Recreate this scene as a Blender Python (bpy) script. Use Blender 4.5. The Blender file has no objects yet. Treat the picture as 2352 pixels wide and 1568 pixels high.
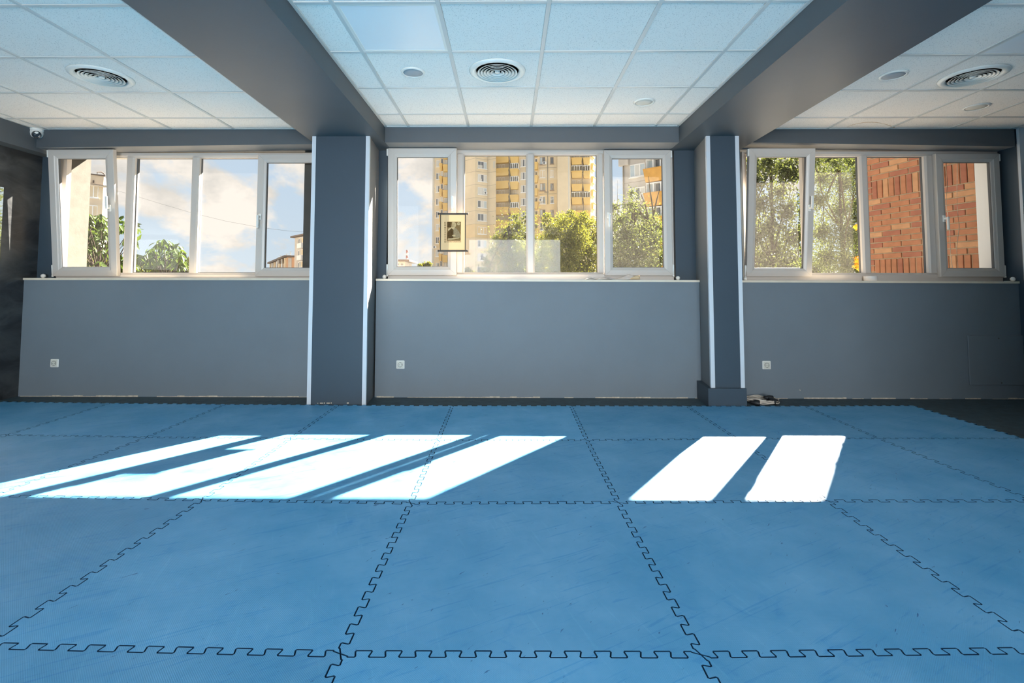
import bpy, math, random
import numpy as np
from mathutils import Vector, Matrix
random.seed(7)
rng = np.random.default_rng(11)
S = bpy.context.scene
COL = S.collection

# ------------------------------------------------------------------ camera
W_, H_ = 2352, 1568
CP = dict(C=(0.4673, -0.4670, 1.0253), yaw=-0.0088, pit=0.0525, rol=0.0009, f=1155.61, cx=1156.3, cy=599.09)
def cam_axes():
    y, p, r = CP['yaw'], CP['pit'], CP['rol']
    fw = Vector((math.sin(y)*math.cos(p), math.cos(y)*math.cos(p), math.sin(p)))
    rt = Vector((math.cos(y), -math.sin(y), 0))
    up = rt.cross(fw)
    return fw, rt*math.cos(r)+up*math.sin(r), up*math.cos(r)-rt*math.sin(r)
FW, RT, UP = cam_axes()
CC = Vector(CP['C'])
def ray(px, py):
    return FW + RT*((px-CP['cx'])/CP['f']) - UP*((py-CP['cy'])/CP['f'])
def at(px, py, Y=None, Z=None, X=None):
    """point of the photograph on the plane y=Y, z=Z or x=X"""
    d = ray(px, py)
    t = (Y-CC.y)/d.y if Y is not None else ((Z-CC.z)/d.z if Z is not None else (X-CC.x)/d.x)
    return CC + d*t
camd = bpy.data.cameras.new('camera')
camd.sensor_width = 36
camd.lens = 36*CP['f']/W_
camd.shift_x = (W_/2-CP['cx'])/W_
camd.shift_y = (CP['cy']-H_/2)/W_
camd.clip_start = 0.05
camd.clip_end = 2000
camo = bpy.data.objects.new('camera', camd)
COL.objects.link(camo)
m3 = Matrix((RT, UP, -FW)).transposed()
camo.matrix_world = Matrix.Translation(CC) @ m3.to_4x4()
S.camera = camo

# ------------------------------------------------------------------ view, world, sun, daylight from the windows behind
S.view_settings.view_transform = 'Standard'
S.view_settings.look = 'None'
S.view_settings.gamma = 1.0
S.view_settings.use_curve_mapping = False
S.view_settings.exposure = 0.0
S.cycles.use_denoising = True
S.cycles.max_bounces = 10
S.cycles.diffuse_bounces = 6
S.cycles.transparent_max_bounces = 24
S.cycles.sample_clamp_indirect = 8.0
S.cycles.caustics_reflective = False
S.cycles.caustics_refractive = False

world = bpy.data.worlds.new('World')
S.world = world
world.use_nodes = True
nt = world.node_tree
nt.nodes.clear()
def N(nt, typ, **kw):
    n = nt.nodes.new(typ)
    for k, v in kw.items():
        if k.startswith('i_'):
            key = k[2:]
            key = int(key) if key.isdigit() else key.replace('_', ' ')
            n.inputs[key].default_value = v
        else:
            setattr(n, k, v)
    return n
def L(nt, a, ao, b, bi):
    nt.links.new(a.outputs[ao], b.inputs[bi])
tc = N(nt, 'ShaderNodeTexCoord')
mp = N(nt, 'ShaderNodeMapping')
mp.inputs['Scale'].default_value = (1.0, 1.0, 1.5)
mp.inputs['Location'].default_value = (0.35, 0.1, 0.0)
L(nt, tc, 'Generated', mp, 'Vector')
nz = N(nt, 'ShaderNodeTexNoise', i_Scale=4.2, i_Detail=10.0, i_Roughness=0.55, i_Distortion=0.25)
L(nt, mp, 'Vector', nz, 'Vector')
ramp = N(nt, 'ShaderNodeValToRGB')
ramp.color_ramp.elements[0].position = 0.485
ramp.color_ramp.elements[1].position = 0.55
ramp.color_ramp.elements[0].color = (0, 0, 0, 1)
ramp.color_ramp.elements[1].color = (1, 1, 1, 1)
L(nt, nz, 'Fac', ramp, 'Fac')
nz2 = N(nt, 'ShaderNodeTexNoise', i_Scale=9.0, i_Detail=8.0, i_Roughness=0.6)
L(nt, mp, 'Vector', nz2, 'Vector')
cr = N(nt, 'ShaderNodeValToRGB')
cr.color_ramp.elements[0].position = 0.36
cr.color_ramp.elements[1].position = 0.58
cr.color_ramp.elements[0].color = (0.70, 0.67, 0.62, 1)
cr.color_ramp.elements[1].color = (0.98, 0.91, 0.82, 1)
L(nt, nz2, 'Fac', cr, 'Fac')
sep = N(nt, 'ShaderNodeSeparateXYZ')
L(nt, tc, 'Generated', sep, 'Vector')
bl = N(nt, 'ShaderNodeValToRGB')
bl.color_ramp.elements[0].position = 0.0
bl.color_ramp.elements[1].position = 0.6
bl.color_ramp.elements[0].color = (0.66, 0.77, 0.85, 1)
bl.color_ramp.elements[1].color = (0.38, 0.56, 0.80, 1)
L(nt, sep, 'Z', bl, 'Fac')
mx = N(nt, 'ShaderNodeMix', data_type='RGBA')
L(nt, ramp, 'Color', mx, 0)
L(nt, bl, 'Color', mx, 6)
L(nt, cr, 'Color', mx, 7)
bg = N(nt, 'ShaderNodeBackground')
bg.inputs['Strength'].default_value = 1.0
L(nt, mx, 2, bg, 'Color')
wo = N(nt, 'ShaderNodeOutputWorld')
L(nt, bg, 'Background', wo, 'Surface')

SUN_DIR = Vector((0.771, 1.0, 0.865)).normalized()      # towards the sun
sund = bpy.data.lights.new('sun', 'SUN')
sund.energy = 60.0
sund.color = (1.0, 0.90, 0.76)
sund.angle = math.radians(0.53)
suno = bpy.data.objects.new('sun', sund)
COL.objects.link(suno)
suno.location = (20, 26, 24)
suno.rotation_euler = SUN_DIR.to_track_quat('Z', 'Y').to_euler()

# daylight through the three big windows in the wall behind the camera
BACK_Y = -5.0
BACK_WIN = [(-3.9, -2.1), (-1.0, 2.0)]
for (bx0, bx1), en in zip(BACK_WIN, (40, 500)):
    ld = bpy.data.lights.new('back_daylight', 'AREA')
    ld.shape = 'RECTANGLE'
    ld.size = bx1-bx0
    ld.size_y = 2.0
    ld.energy = en
    ld.color = (0.92, 0.96, 1.0)
    lo = bpy.data.objects.new('back_daylight', ld)
    COL.objects.link(lo)
    lo.location = ((bx0+bx1)/2, BACK_Y-0.12, 1.42)
    lo.rotation_euler = (math.radians(90), 0, 0)   # -Z of the lamp points along +Y

# ------------------------------------------------------------------ mesh helpers
WLOC = {}
class MB:
    def __init__(s):
        s.v = []; s.f = []; s.m = []; s.sm = []
    def add(s, vs, fs, mi=0, smooth=False):
        o = len(s.v)
        s.v += [tuple(p) for p in vs]
        for f in fs:
            s.f.append(tuple(i+o for i in f)); s.m.append(mi); s.sm.append(smooth)
        return s
    def box(s, x0, x1, y0, y1, z0, z1, mi=0):
        vs = [(x0,y0,z0),(x1,y0,z0),(x1,y1,z0),(x0,y1,z0),(x0,y0,z1),(x1,y0,z1),(x1,y1,z1),(x0,y1,z1)]
        return s.add(vs, [(0,3,2,1),(4,5,6,7),(0,1,5,4),(1,2,6,5),(2,3,7,6),(3,0,4,7)], mi)
    def bbox(s, x0, x1, y0, y1, z0, z1, b=0.004, mi=0):
        """box with chamfered edges"""
        pts = []; idx = {}
        X=(x0,x1); Y=(y0,y1); Z=(z0,z1)
        for i in (0,1):
            for j in (0,1):
                for k in (0,1):
                    sx, sy, sz = (1,-1)[i], (1,-1)[j], (1,-1)[k]
                    c = (X[i],Y[j],Z[k])
                    for a in range(3):
                        p = [c[0]+sx*b, c[1]+sy*b, c[2]+sz*b]
                        p[a] = c[a]
                        idx[(i,j,k,a)] = len(pts); pts.append(tuple(p))
        F = []
        F += [tuple(idx[(i,j,k,0)] for j,k in ((0,0),(0,1),(1,1),(1,0))) for i in (0,1)]
        F += [tuple(idx[(i,j,k,1)] for i,k in ((0,0),(1,0),(1,1),(0,1))) for j in (0,1)]
        F += [tuple(idx[(i,j,k,2)] for i,j in ((0,0),(0,1),(1,1),(1,0))) for k in (0,1)]
        for i in (0,1):
            for j in (0,1):
                F.append((idx[(i,j,0,0)],idx[(i,j,1,0)],idx[(i,j,1,1)],idx[(i,j,0,1)]))
                F.append((idx[(0,i,j,1)],idx[(1,i,j,1)],idx[(1,i,j,2)],idx[(0,i,j,2)]))
                F.append((idx[(i,0,j,0)],idx[(i,1,j,0)],idx[(i,1,j,2)],idx[(i,0,j,2)]))
                for k in (0,1):
                    F.append((idx[(i,j,k,0)],idx[(i,j,k,1)],idx[(i,j,k,2)]))
        return s.add(pts, F, mi)
    def prism(s, poly, z0, z1, mi=0):
        n = len(poly)
        vs = [(x,y,z0) for x,y in poly]+[(x,y,z1) for x,y in poly]
        fs = [tuple(range(n-1,-1,-1)), tuple(range(n,2*n))]+[(i,(i+1)%n,n+(i+1)%n,n+i) for i in range(n)]
        return s.add(vs, fs, mi)
    def extr(s, prof, a, b, mi=0, smooth=False, caps=True):
        """closed profile of 3-D points extruded by moving it from offset a to offset b"""
        n = len(prof)
        a = Vector(a); b = Vector(b)
        vs = [tuple(Vector(p)+a) for p in prof]+[tuple(Vector(p)+b) for p in prof]
        fs = [(i,(i+1)%n,n+(i+1)%n,n+i) for i in range(n)]
        s.add(vs, fs, mi, smooth)
        if caps:
            s.add(vs, [tuple(range(n-1,-1,-1)), tuple(range(n,2*n))], mi)
        return s
    def lathe(s, prof, c=(0,0,0), axis='Z', n=24, mi=0, smooth=True, closed=False):
        vs = []; fs = []
        k = len(prof)
        for i in range(n):
            a = 2*math.pi*i/n
            for r, h in prof:
                if axis == 'Z': vs.append((c[0]+r*math.cos(a), c[1]+r*math.sin(a), c[2]+h))
                elif axis == 'Y': vs.append((c[0]+r*math.cos(a), c[1]+h, c[2]+r*math.sin(a)))
                else: vs.append((c[0]+h, c[1]+r*math.cos(a), c[2]+r*math.sin(a)))
        for i in range(n):
            j = (i+1) % n
            for q in range(k if closed else k-1):
                p = (q+1) % k
                fs.append((i*k+q, j*k+q, j*k+p, i*k+p))
        return s.add(vs, fs, mi, smooth)
    def tube(s, pts, r, n=6, mi=0, caps=True):
        pts = [Vector(p) for p in pts]
        rs = r if isinstance(r, (list, tuple)) else [r]*len(pts)
        vs = []; fs = []
        ref = Vector((0,0,1))
        for i, p in enumerate(pts):
            d = (pts[min(i+1,len(pts)-1)]-pts[max(i-1,0)])
            d = d.normalized() if d.length > 1e-9 else Vector((0,0,1))
            u = d.cross(ref)
            if u.length < 1e-3: u = d.cross(Vector((1,0,0)))
            u.normalize(); w = d.cross(u)
            for k in range(n):
                a = 2*math.pi*k/n
                vs.append(p+(u*math.cos(a)+w*math.sin(a))*rs[i])
        for i in range(len(pts)-1):
            for k in range(n):
                j = (k+1) % n
                fs.append((i*n+k, i*n+j, (i+1)*n+j, (i+1)*n+k))
        s.add(vs, fs, mi, True)
        if caps:
            s.add(vs, [tuple(range(n-1,-1,-1)), tuple(range((len(pts)-1)*n, len(pts)*n))], mi)
        return s
    def ball(s, c, r, n=12, mi=0, sq=1.0):
        k = n//2
        return s.lathe([(r*math.sin(math.pi*i/k), -r*sq*math.cos(math.pi*i/k)) for i in range(k+1)], c, 'Z', n, mi)
    def ring(s, x0, x1, z0, z1, w, prof, mi=0):
        """mitred rectangular frame in the xz plane; prof = [(inset fraction of w, y)] going from outside back to inside back"""
        g = 0.0006
        for side in range(4):
            vs = []; k = len(prof)
            for (q, y) in prof:
                i = q*w
                if side == 0: a, b = (x0+i+g, z0+i), (x1-i-g, z0+i)
                elif side == 1: a, b = (x1-i, z0+i+g), (x1-i, z1-i-g)
                elif side == 2: a, b = (x1-i-g, z1-i), (x0+i+g, z1-i)
                else: a, b = (x0+i, z1-i-g), (x0+i, z0+i+g)
                vs += [(a[0], y, a[1]), (b[0], y, b[1])]
            fs = [(2*q, 2*q+1, 2*q+3, 2*q+2) for q in range(k-1)]
            fs.append((2*k-2, 2*k-1, 1, 0))
            fs.append(tuple(2*q for q in range(k)))
            fs.append(tuple(2*q+1 for q in range(k-1, -1, -1)))
            s.add(vs, fs, mi)
        return s
    def mesh(s, name, mats, origin=(0,0,0)):
        me = bpy.data.meshes.new(name)
        o = origin
        me.from_pydata([(x-o[0], y-o[1], z-o[2]) for x, y, z in s.v], [], s.f)
        for m in (mats if isinstance(mats, (list, tuple)) else [mats]):
            me.materials.append(m)
        if len(me.polygons) == len(s.m):
            me.polygons.foreach_set('material_index', s.m)
            me.polygons.foreach_set('use_smooth', s.sm)
        me.update()
        return me
def recalc(me):
    import bmesh
    bm = bmesh.new(); bm.from_mesh(me)
    bmesh.ops.recalc_face_normals(bm, faces=bm.faces)
    bm.to_mesh(me); bm.free()
    return me
def tag(o, label=None, cat=None, group=None, kind=None):
    if label: o['label'] = label
    if cat: o['category'] = cat
    if group: o['group'] = group
    if kind: o['kind'] = kind
    return o
def link(name, data, origin=(0,0,0), parent=None):
    o = bpy.data.objects.new(name, data)
    COL.objects.link(o)
    origin = Vector(origin)
    WLOC[o.name] = origin
    if parent is not None:
        o.parent = parent
        o.location = origin-WLOC[parent.name]
    else:
        o.location = origin
    return o
def obj(name, mb, mats, parent=None, origin=None, label=None, cat=None, group=None, kind=None, fix=True):
    if origin is None:
        a = np.array(mb.v)
        origin = ((a[:,0].min()+a[:,0].max())/2, (a[:,1].min()+a[:,1].max())/2, a[:,2].min())
    me = mb.mesh(name, mats, origin)
    if fix: recalc(me)
    o = link(name, me, origin, parent)
    return tag(o, label, cat, group, kind)
def empty(name, origin, label=None, cat=None, group=None, kind=None, parent=None):
    o = link(name, None, origin, parent)
    o.empty_display_size = 0.1
    return tag(o, label, cat, group, kind)
def dup(o, delta, parent=None, rotz=None):
    c = o.copy()
    COL.objects.link(c)
    for k in ('label',):
        if k in c and parent is None: del c[k]
    if parent is not None: c.parent = parent
    else: c.location = o.location+Vector(delta)
    WLOC[c.name] = WLOC[o.name]+Vector(delta)
    for ch in list(o.children):
        dup(ch, delta, c)
    return c

# ------------------------------------------------------------------ materials
def mat(name, col, rough=0.6, spec=0.5, metal=0.0, var=0.0, vscale=6.0, bump=0.0, bscale=200.0, col2=None, coat=0.0):
    m = bpy.data.materials.new(name)
    m.use_nodes = True
    nt = m.node_tree
    b = nt.nodes['Principled BSDF']
    b.inputs['Base Color'].default_value = (*col, 1)
    b.inputs['Roughness'].default_value = rough
    b.inputs['Specular IOR Level'].default_value = spec
    b.inputs['Metallic'].default_value = metal
    b.inputs['Coat Weight'].default_value = coat
    tc = None
    if var or col2:
        tc = N(nt, 'ShaderNodeTexCoord')
        n = N(nt, 'ShaderNodeTexNoise', i_Scale=vscale, i_Detail=6.0, i_Roughness=0.6)
        L(nt, tc, 'Object', n, 'Vector')
        r = N(nt, 'ShaderNodeValToRGB')
        r.color_ramp.elements[0].position = 0.32
        r.color_ramp.elements[1].position = 0.68
        c2 = col2 or tuple(c*(1+var) for c in col)
        c1 = col if col2 else tuple(c*(1-var) for c in col)
        r.color_ramp.elements[0].color = (*c1, 1)
        r.color_ramp.elements[1].color = (*c2, 1)
        L(nt, n, 'Fac', r, 'Fac')
        L(nt, r, 'Color', b, 'Base Color')
    if bump:
        tc = tc or N(nt, 'ShaderNodeTexCoord')
        n2 = N(nt, 'ShaderNodeTexNoise', i_Scale=bscale, i_Detail=3.0)
        L(nt, tc, 'Object', n2, 'Vector')
        bp = N(nt, 'ShaderNodeBump', i_Strength=bump, i_Distance=0.002)
        L(nt, n2, 'Fac', bp, 'Height')
        L(nt, bp, 'Normal', b, 'Normal')
    return m
def glass_mat(name, dust=0.0, tint=(1,1,1), dscale=60.0):
    m = bpy.data.materials.new(name)
    m.use_nodes = True
    nt = m.node_tree
    nt.nodes.clear()
    out = N(nt, 'ShaderNodeOutputMaterial')
    tr = N(nt, 'ShaderNodeBsdfTransparent')
    tr.inputs['Color'].default_value = (*tint, 1)
    gl = N(nt, 'ShaderNodeBsdfGlossy', i_Roughness=0.0)
    ge = N(nt, 'ShaderNodeNewGeometry')
    io = N(nt, 'ShaderNodeMapRange')
    io.inputs['To Min'].default_value = 1.29
    io.inputs['To Max'].default_value = 1/1.29
    L(nt, ge, 'Backfacing', io, 'Value')
    fr = N(nt, 'ShaderNodeFresnel')
    L(nt, io, 'Result', fr, 'IOR')
    mm = N(nt, 'ShaderNodeMixShader')
    L(nt, fr, 'Fac', mm, 0); L(nt, tr, 'BSDF', mm, 1); L(nt, gl, 'BSDF', mm, 2)
    last = mm
    if dust:
        d = N(nt, 'ShaderNodeBsdfTranslucent')
        d.inputs['Color'].default_value = (0.85, 0.8, 0.72, 1)
        tc = N(nt, 'ShaderNodeTexCoord')
        n = N(nt, 'ShaderNodeTexNoise', i_Scale=dscale, i_Detail=5.0, i_Roughness=0.7)
        L(nt, tc, 'Object', n, 'Vector')
        mr = N(nt, 'ShaderNodeMapRange')
        mr.inputs['From Min'].default_value = 0.35
        mr.inputs['From Max'].default_value = 0.75
        mr.inputs['To Min'].default_value = dust*0.6
        mr.inputs['To Max'].default_value = dust*1.6
        L(nt, n, 'Fac', mr, 'Value')
        m2 = N(nt, 'ShaderNodeMixShader')
        L(nt, mr, 'Result', m2, 0); L(nt, mm, 'Shader', m2, 1); L(nt, d, 'BSDF', m2, 2)
        last = m2
    L(nt, last, 'Shader', out, 'Surface')
    return m
def leaf_mat(name, c1, c2, trans=0.5):
    m = bpy.data.materials.new(name)
    m.use_nodes = True
    nt = m.node_tree
    nt.nodes.clear()
    out = N(nt, 'ShaderNodeOutputMaterial')
    g = N(nt, 'ShaderNodeNewGeometry')
    r = N(nt, 'ShaderNodeValToRGB')
    r.color_ramp.elements[0].color = (*c1, 1)
    r.color_ramp.elements[1].color = (*c2, 1)
    L(nt, g, 'Random Per Island', r, 'Fac')
    d = N(nt, 'ShaderNodeBsdfDiffuse')
    t = N(nt, 'ShaderNodeBsdfTranslucent')
    gl = N(nt, 'ShaderNodeBsdfGlossy', i_Roughness=0.45)
    gl.inputs['Color'].default_value = (0.6, 0.65, 0.55, 1)
    L(nt, r, 'Color', d, 'Color')
    hs = N(nt, 'ShaderNodeMix', data_type='RGBA', blend_type='MULTIPLY')
    hs.inputs[0].default_value = 1.0
    hs.inputs[7].default_value = (1.15, 1.1, 0.45, 1)
    L(nt, r, 'Color', hs, 6)
    L(nt, hs, 2, t, 'Color')
    m1 = N(nt, 'ShaderNodeMixShader', i_0=trans)
    L(nt, d, 'BSDF', m1, 1); L(nt, t, 'BSDF', m1, 2)
    m2 = N(nt, 'ShaderNodeMixShader', i_0=0.06)
    L(nt, m1, 'Shader', m2, 1); L(nt, gl, 'BSDF', m2, 2)
    L(nt, m2, 'Shader', out, 'Surface')
    return m
M = {}
M['parapet'] = mat('grey_blue_wall_paint', (0.165, 0.198, 0.225), 0.55, 0.4, var=0.05, vscale=1.3, bump=0.15, bscale=90)
M['navy'] = mat('dark_navy_paint', (0.042, 0.064, 0.085), 0.5, 0.4, var=0.04, vscale=1.5, bump=0.12, bscale=80)
M['beam'] = mat('slate_beam_paint', (0.080, 0.094, 0.106), 0.5, 0.45, var=0.06, vscale=1.2, bump=0.1, bscale=70)
M['reveal'] = mat('grey_reveal_and_lit_soffit', (0.20, 0.205, 0.21), 0.55, 0.4, bump=0.1, bscale=70)
M['floor'] = mat('dark_rubber_floor', (0.048, 0.075, 0.088), 0.6, 0.4, var=0.25, vscale=14, bump=0.3, bscale=300)
M['white_pvc'] = mat('white_pvc', (0.56, 0.515, 0.465), 0.35, 0.5)
M['white_plastic'] = mat('white_plastic', (0.80, 0.79, 0.74), 0.35, 0.5)
M['grid'] = mat('white_ceiling_rail_metal', (0.62, 0.62, 0.60), 0.4, 0.5)
M['sill'] = mat('cream_sill_board', (0.74, 0.65, 0.51), 0.4, 0.5, var=0.05, vscale=9)
M['alu'] = mat('pale_corner_guard', (0.62, 0.66, 0.70), 0.4, 0.5)
M['black'] = mat('black_void', (0.008, 0.009, 0.01), 0.8, 0.2)
M['rubber'] = mat('black_rubber', (0.015, 0.016, 0.018), 0.5, 0.4)
M['lens'] = mat('dark_lens', (0.02, 0.025, 0.03), 0.1, 0.6)
M['steel'] = mat('brushed_metal', (0.55, 0.55, 0.55), 0.35, 0.5, metal=0.8)
M['cream'] = mat('bare_plaster_edge', (0.55, 0.48, 0.38), 0.8, 0.2, var=0.3, vscale=30)
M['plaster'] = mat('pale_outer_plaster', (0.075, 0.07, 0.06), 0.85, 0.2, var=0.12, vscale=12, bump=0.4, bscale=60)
M['gasket'] = mat('dark_gasket', (0.10, 0.10, 0.10), 0.6, 0.3)
M['outer_bounce_sill'] = mat('cream_bounce_sill', (0.62, 0.52, 0.38), 0.7, 0.2)
M['white_wall'] = mat('white_back_wall', (0.8, 0.8, 0.78), 0.8, 0.2)
M['glass'] = glass_mat('window_glass', 0.006)
M['glass_dusty'] = glass_mat('dusty_window_glass', 0.022)
def mat_blue():
    m = bpy.data.materials.new('blue_foam_mat')
    m.use_nodes = True
    nt = m.node_tree
    b = nt.nodes['Principled BSDF']
    b.inputs['Roughness'].default_value = 0.46
    b.inputs['Specular IOR Level'].default_value = 0.45
    g = N(nt, 'ShaderNodeNewGeometry')
    oi = N(nt, 'ShaderNodeObjectInfo')
    def noise(scale, det, rough=0.6, dist=0.0, st=None):
        n = N(nt, 'ShaderNodeTexNoise', i_Scale=scale, i_Detail=det, i_Roughness=rough, i_Distortion=dist)
        if st:
            mp = N(nt, 'ShaderNodeMapping', vector_type='TEXTURE')
            mp.inputs['Scale'].default_value = tuple(1/q for q in st[0])
            mp.inputs['Rotation'].default_value = (0, 0, st[1])
            L(nt, g, 'Position', mp, 'Vector'); L(nt, mp, 'Vector', n, 'Vector')
        else:
            L(nt, g, 'Position', n, 'Vector')
        return n
    def rampn(src, p0, p1, c0, c1, out='Fac'):
        r = N(nt, 'ShaderNodeValToRGB')
        r.color_ramp.elements[0].position = p0
        r.color_ramp.elements[1].position = p1
        r.color_ramp.elements[0].color = (*c0, 1)
        r.color_ramp.elements[1].color = (*c1, 1)
        L(nt, src, out, r, 'Fac')
        return r
    def mix(a, bb, mode='MULTIPLY', fac=1.0):
        x = N(nt, 'ShaderNodeMix', data_type='RGBA', blend_type=mode)
        x.inputs[0].default_value = fac
        L(nt, a[0], a[1], x, 6); L(nt, bb[0], bb[1], x, 7)
        return x
    base = rampn(noise(2.4, 7, 0.65), 0.33, 0.68, MATC0, MATC1)
    per = N(nt, 'ShaderNodeMapRange')
    per.inputs['To Min'].default_value = 0.90
    per.inputs['To Max'].default_value = 1.08
    L(nt, oi, 'Random', per, 'Value')
    x = mix((base, 'Color'), (per, 'Result'))
    w1 = (1, 1, 1)
    # worn patches, long scuffs and small dark scratches
    st = rampn(noise(5.5, 8, 0.72, 1.2), 0.56, 0.74, w1, (0.55, 0.82, 0.95))
    x = mix((x, 2), (st, 'Color'))
    sc = rampn(noise(3.0, 4, 0.55, 2.0, ((0.7, 9, 1), 0.5)), 0.585, 0.66, w1, (0.62, 0.84, 0.95))
    x = mix((x, 2), (sc, 'Color'))
    sc2 = rampn(noise(3.4, 4, 0.5, 1.5, ((10, 0.8, 1), 0.35)), 0.62, 0.70, w1, (1.14, 1.08, 1.04))
    x = mix((x, 2), (sc2, 'Color'))
    dk = rampn(noise(19, 4, 0.55, 0.8, ((1, 3.6, 1), 0.9)), 0.69, 0.72, w1, (0.25, 0.4, 0.55))
    x = mix((x, 2), (dk, 'Color'))
    L(nt, x, 2, b, 'Base Color')
    rr = N(nt, 'ShaderNodeMapRange')
    rr.inputs['To Min'].default_value = 0.38
    rr.inputs['To Max'].default_value = 0.58
    L(nt, noise(6, 5), 'Fac', rr, 'Value')
    L(nt, rr, 'Result', b, 'Roughness')
    # fine woven emboss
    wv = []
    for rot in (math.radians(45), math.radians(-45)):
        mp = N(nt, 'ShaderNodeMapping')
        mp.inputs['Rotation'].default_value = (0, 0, rot)
        L(nt, g, 'Position', mp, 'Vector')
        w = N(nt, 'ShaderNodeTexWave', wave_type='BANDS', bands_direction='X', i_Scale=70.0)
        L(nt, mp, 'Vector', w, 'Vector')
        wv.append(w)
    mu = N(nt, 'ShaderNodeMath', operation='MULTIPLY')
    L(nt, wv[0], 'Fac', mu, 0); L(nt, wv[1], 'Fac', mu, 1)
    bp = N(nt, 'ShaderNodeBump', i_Strength=0.3, i_Distance=0.0012)
    L(nt, mu, 'Value', bp, 'Height')
    L(nt, bp, 'Normal', b, 'Normal')
    return m
MATC0, MATC1 = (0.07, 0.32, 0.57), (0.155, 0.425, 0.68)
M['mat'] = mat_blue()
M['mat_edge'] = mat('dark_blue_mat_edge', (0.007, 0.03, 0.068), 0.8, 0.1)

def mat_tile():
    m = bpy.data.materials.new('pitted_ceiling_tile')
    m.use_nodes = True
    nt = m.node_tree
    b = nt.nodes['Principled BSDF']
    b.inputs['Roughness'].default_value = 0.85
    b.inputs['Specular IOR Level'].default_value = 0.2
    g = N(nt, 'ShaderNodeNewGeometry')
    cur = None
    for rot, st in ((0.5, (1, 0.30, 1)), (-0.75, (1, 0.34, 1)), (1.6, (1, 0.38, 1))):
        mp = N(nt, 'ShaderNodeMapping', vector_type='TEXTURE')
        mp.inputs['Rotation'].default_value = (0, 0, rot)
        mp.inputs['Scale'].default_value = st
        mp.inputs['Location'].default_value = (rot*3, rot, 0)
        L(nt, g, 'Position', mp, 'Vector')
        v = N(nt, 'ShaderNodeTexVoronoi', i_Scale=48.0, i_Randomness=1.0)
        L(nt, mp, 'Vector', v, 'Vector')
        r = N(nt, 'ShaderNodeValToRGB')
        r.color_ramp.elements[0].position = 0.115
        r.color_ramp.elements[1].position = 0.165
        r.color_ramp.elements[0].color = (0.52, 0.52, 0.53, 1)
        r.color_ramp.elements[1].color = (1, 1, 1, 1)
        L(nt, v, 'Distance', r, 'Fac')
        if cur is None: cur = (r, 'Color')
        else:
            x = N(nt, 'ShaderNodeMix', data_type='RGBA', blend_type='MULTIPLY')
            x.inputs[0].default_value = 1
            L(nt, cur[0], cur[1], x, 6); L(nt, r, 'Color', x, 7)
            cur = (x, 2)
    x = N(nt, 'ShaderNodeMix', data_type='RGBA', blend_type='MULTIPLY')
    x.inputs[0].default_value = 1
    x.inputs[7].default_value = (0.93, 0.89, 0.84, 1)
    L(nt, cur[0], cur[1], x, 6)
    L(nt, x, 2, b, 'Base Color')
    return m
M['tile'] = mat_tile()

def mat_trowel():
    m = mat('dark_trowelled_plaster', (0.02, 0.022, 0.025), 0.3, 0.6)
    nt = m.node_tree
    b = nt.nodes['Principled BSDF']
    g = N(nt, 'ShaderNodeNewGeometry')
    mp = N(nt, 'ShaderNodeMapping')
    mp.inputs['Rotation'].default_value = (0.9, 0, 0)
    mp.inputs['Scale'].default_value = (1, 1.0, 2.2)
    L(nt, g, 'Position', mp, 'Vector')
    n = N(nt, 'ShaderNodeTexNoise', i_Scale=2.6, i_Detail=8.0, i_Roughness=0.6, i_Distortion=0.7)
    L(nt, mp, 'Vector', n, 'Vector')
    r = N(nt, 'ShaderNodeValToRGB')
    r.color_ramp.elements[0].position = 0.38
    r.color_ramp.elements[1].position = 0.72
    r.color_ramp.elements[0].color = (0.016, 0.018, 0.021, 1)
    r.color_ramp.elements[1].color = (0.075, 0.08, 0.08, 1)
    L(nt, n, 'Fac', r, 'Fac')
    L(nt, r, 'Color', b, 'Base Color')
    bp = N(nt, 'ShaderNodeBump', i_Strength=0.5, i_Distance=0.01)
    L(nt, n, 'Fac', bp, 'Height')
    L(nt, bp, 'Normal', b, 'Normal')
    return m
M['trowel'] = mat_trowel()

# ------------------------------------------------------------------ room shell
FZ = -0.02            # rubber floor; the top of the mats is z = 0
PY = 4.37             # face of the low wall under the windows
WY = 4.50             # inner face of the window wall
OY = 4.85             # outer face of the window wall
XL, XR = -4.22, 5.95
CZ = 2.544

mb = MB(); mb.box(XL-0.3, XR+0.3, BACK_Y-0.2, WY+0.3, FZ-0.3, FZ)
obj('floor', mb, M['floor'], kind='structure', label='dark rubber floor left bare beside the blue mats')

# window wall with three openings; inner skin navy, outer skin pale plaster
OPEN = [(-4.05, -1.37), (-0.735, 2.122), (2.78, 5.335)]
OZ0, OZ1 = 1.085, 2.40
mb = MB()
def wall_with_holes(mb, y0, y1, holes, x0, x1, z0, z1, mi):
    xs = x0
    for a, b, c, d in holes:
        mb.box(xs, a, y0, y1, z0, z1, mi)
        mb.box(a, b, y0, y1, z0, c, mi)
        mb.box(a, b, y0, y1, d, z1, mi)
        xs = b
    mb.box(xs, x1, y0, y1, z0, z1, mi)
wall_with_holes(mb, WY, 4.575, [(a, b, OZ0, OZ1) for a, b in OPEN], XL, XR, FZ, 2.75, 0)
wall_with_holes(mb, 4.575, OY, [(OPEN[0][0]+0.03, -1.60, 1.10, 2.43), (OPEN[1][0]+0.02, OPEN[1][1]+0.12, 1.10, 2.43),
                               (OPEN[2][0]-0.02, OPEN[2][1]+0.115, 1.10, 2.43)], XL-0.3, XR+0.3, -4.6, 6.0, 1)
mb.box(-1.60, OPEN[1][0]-0.02, OY-0.01, 4.96, -4.6, 6.0, 1)  # outer pier added to keep sun from the left window off the floor
wall_front = obj('wall_front', mb, [M['navy'], M['plaster']], kind='structure', origin=(0.6, 4.6, FZ))

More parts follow.
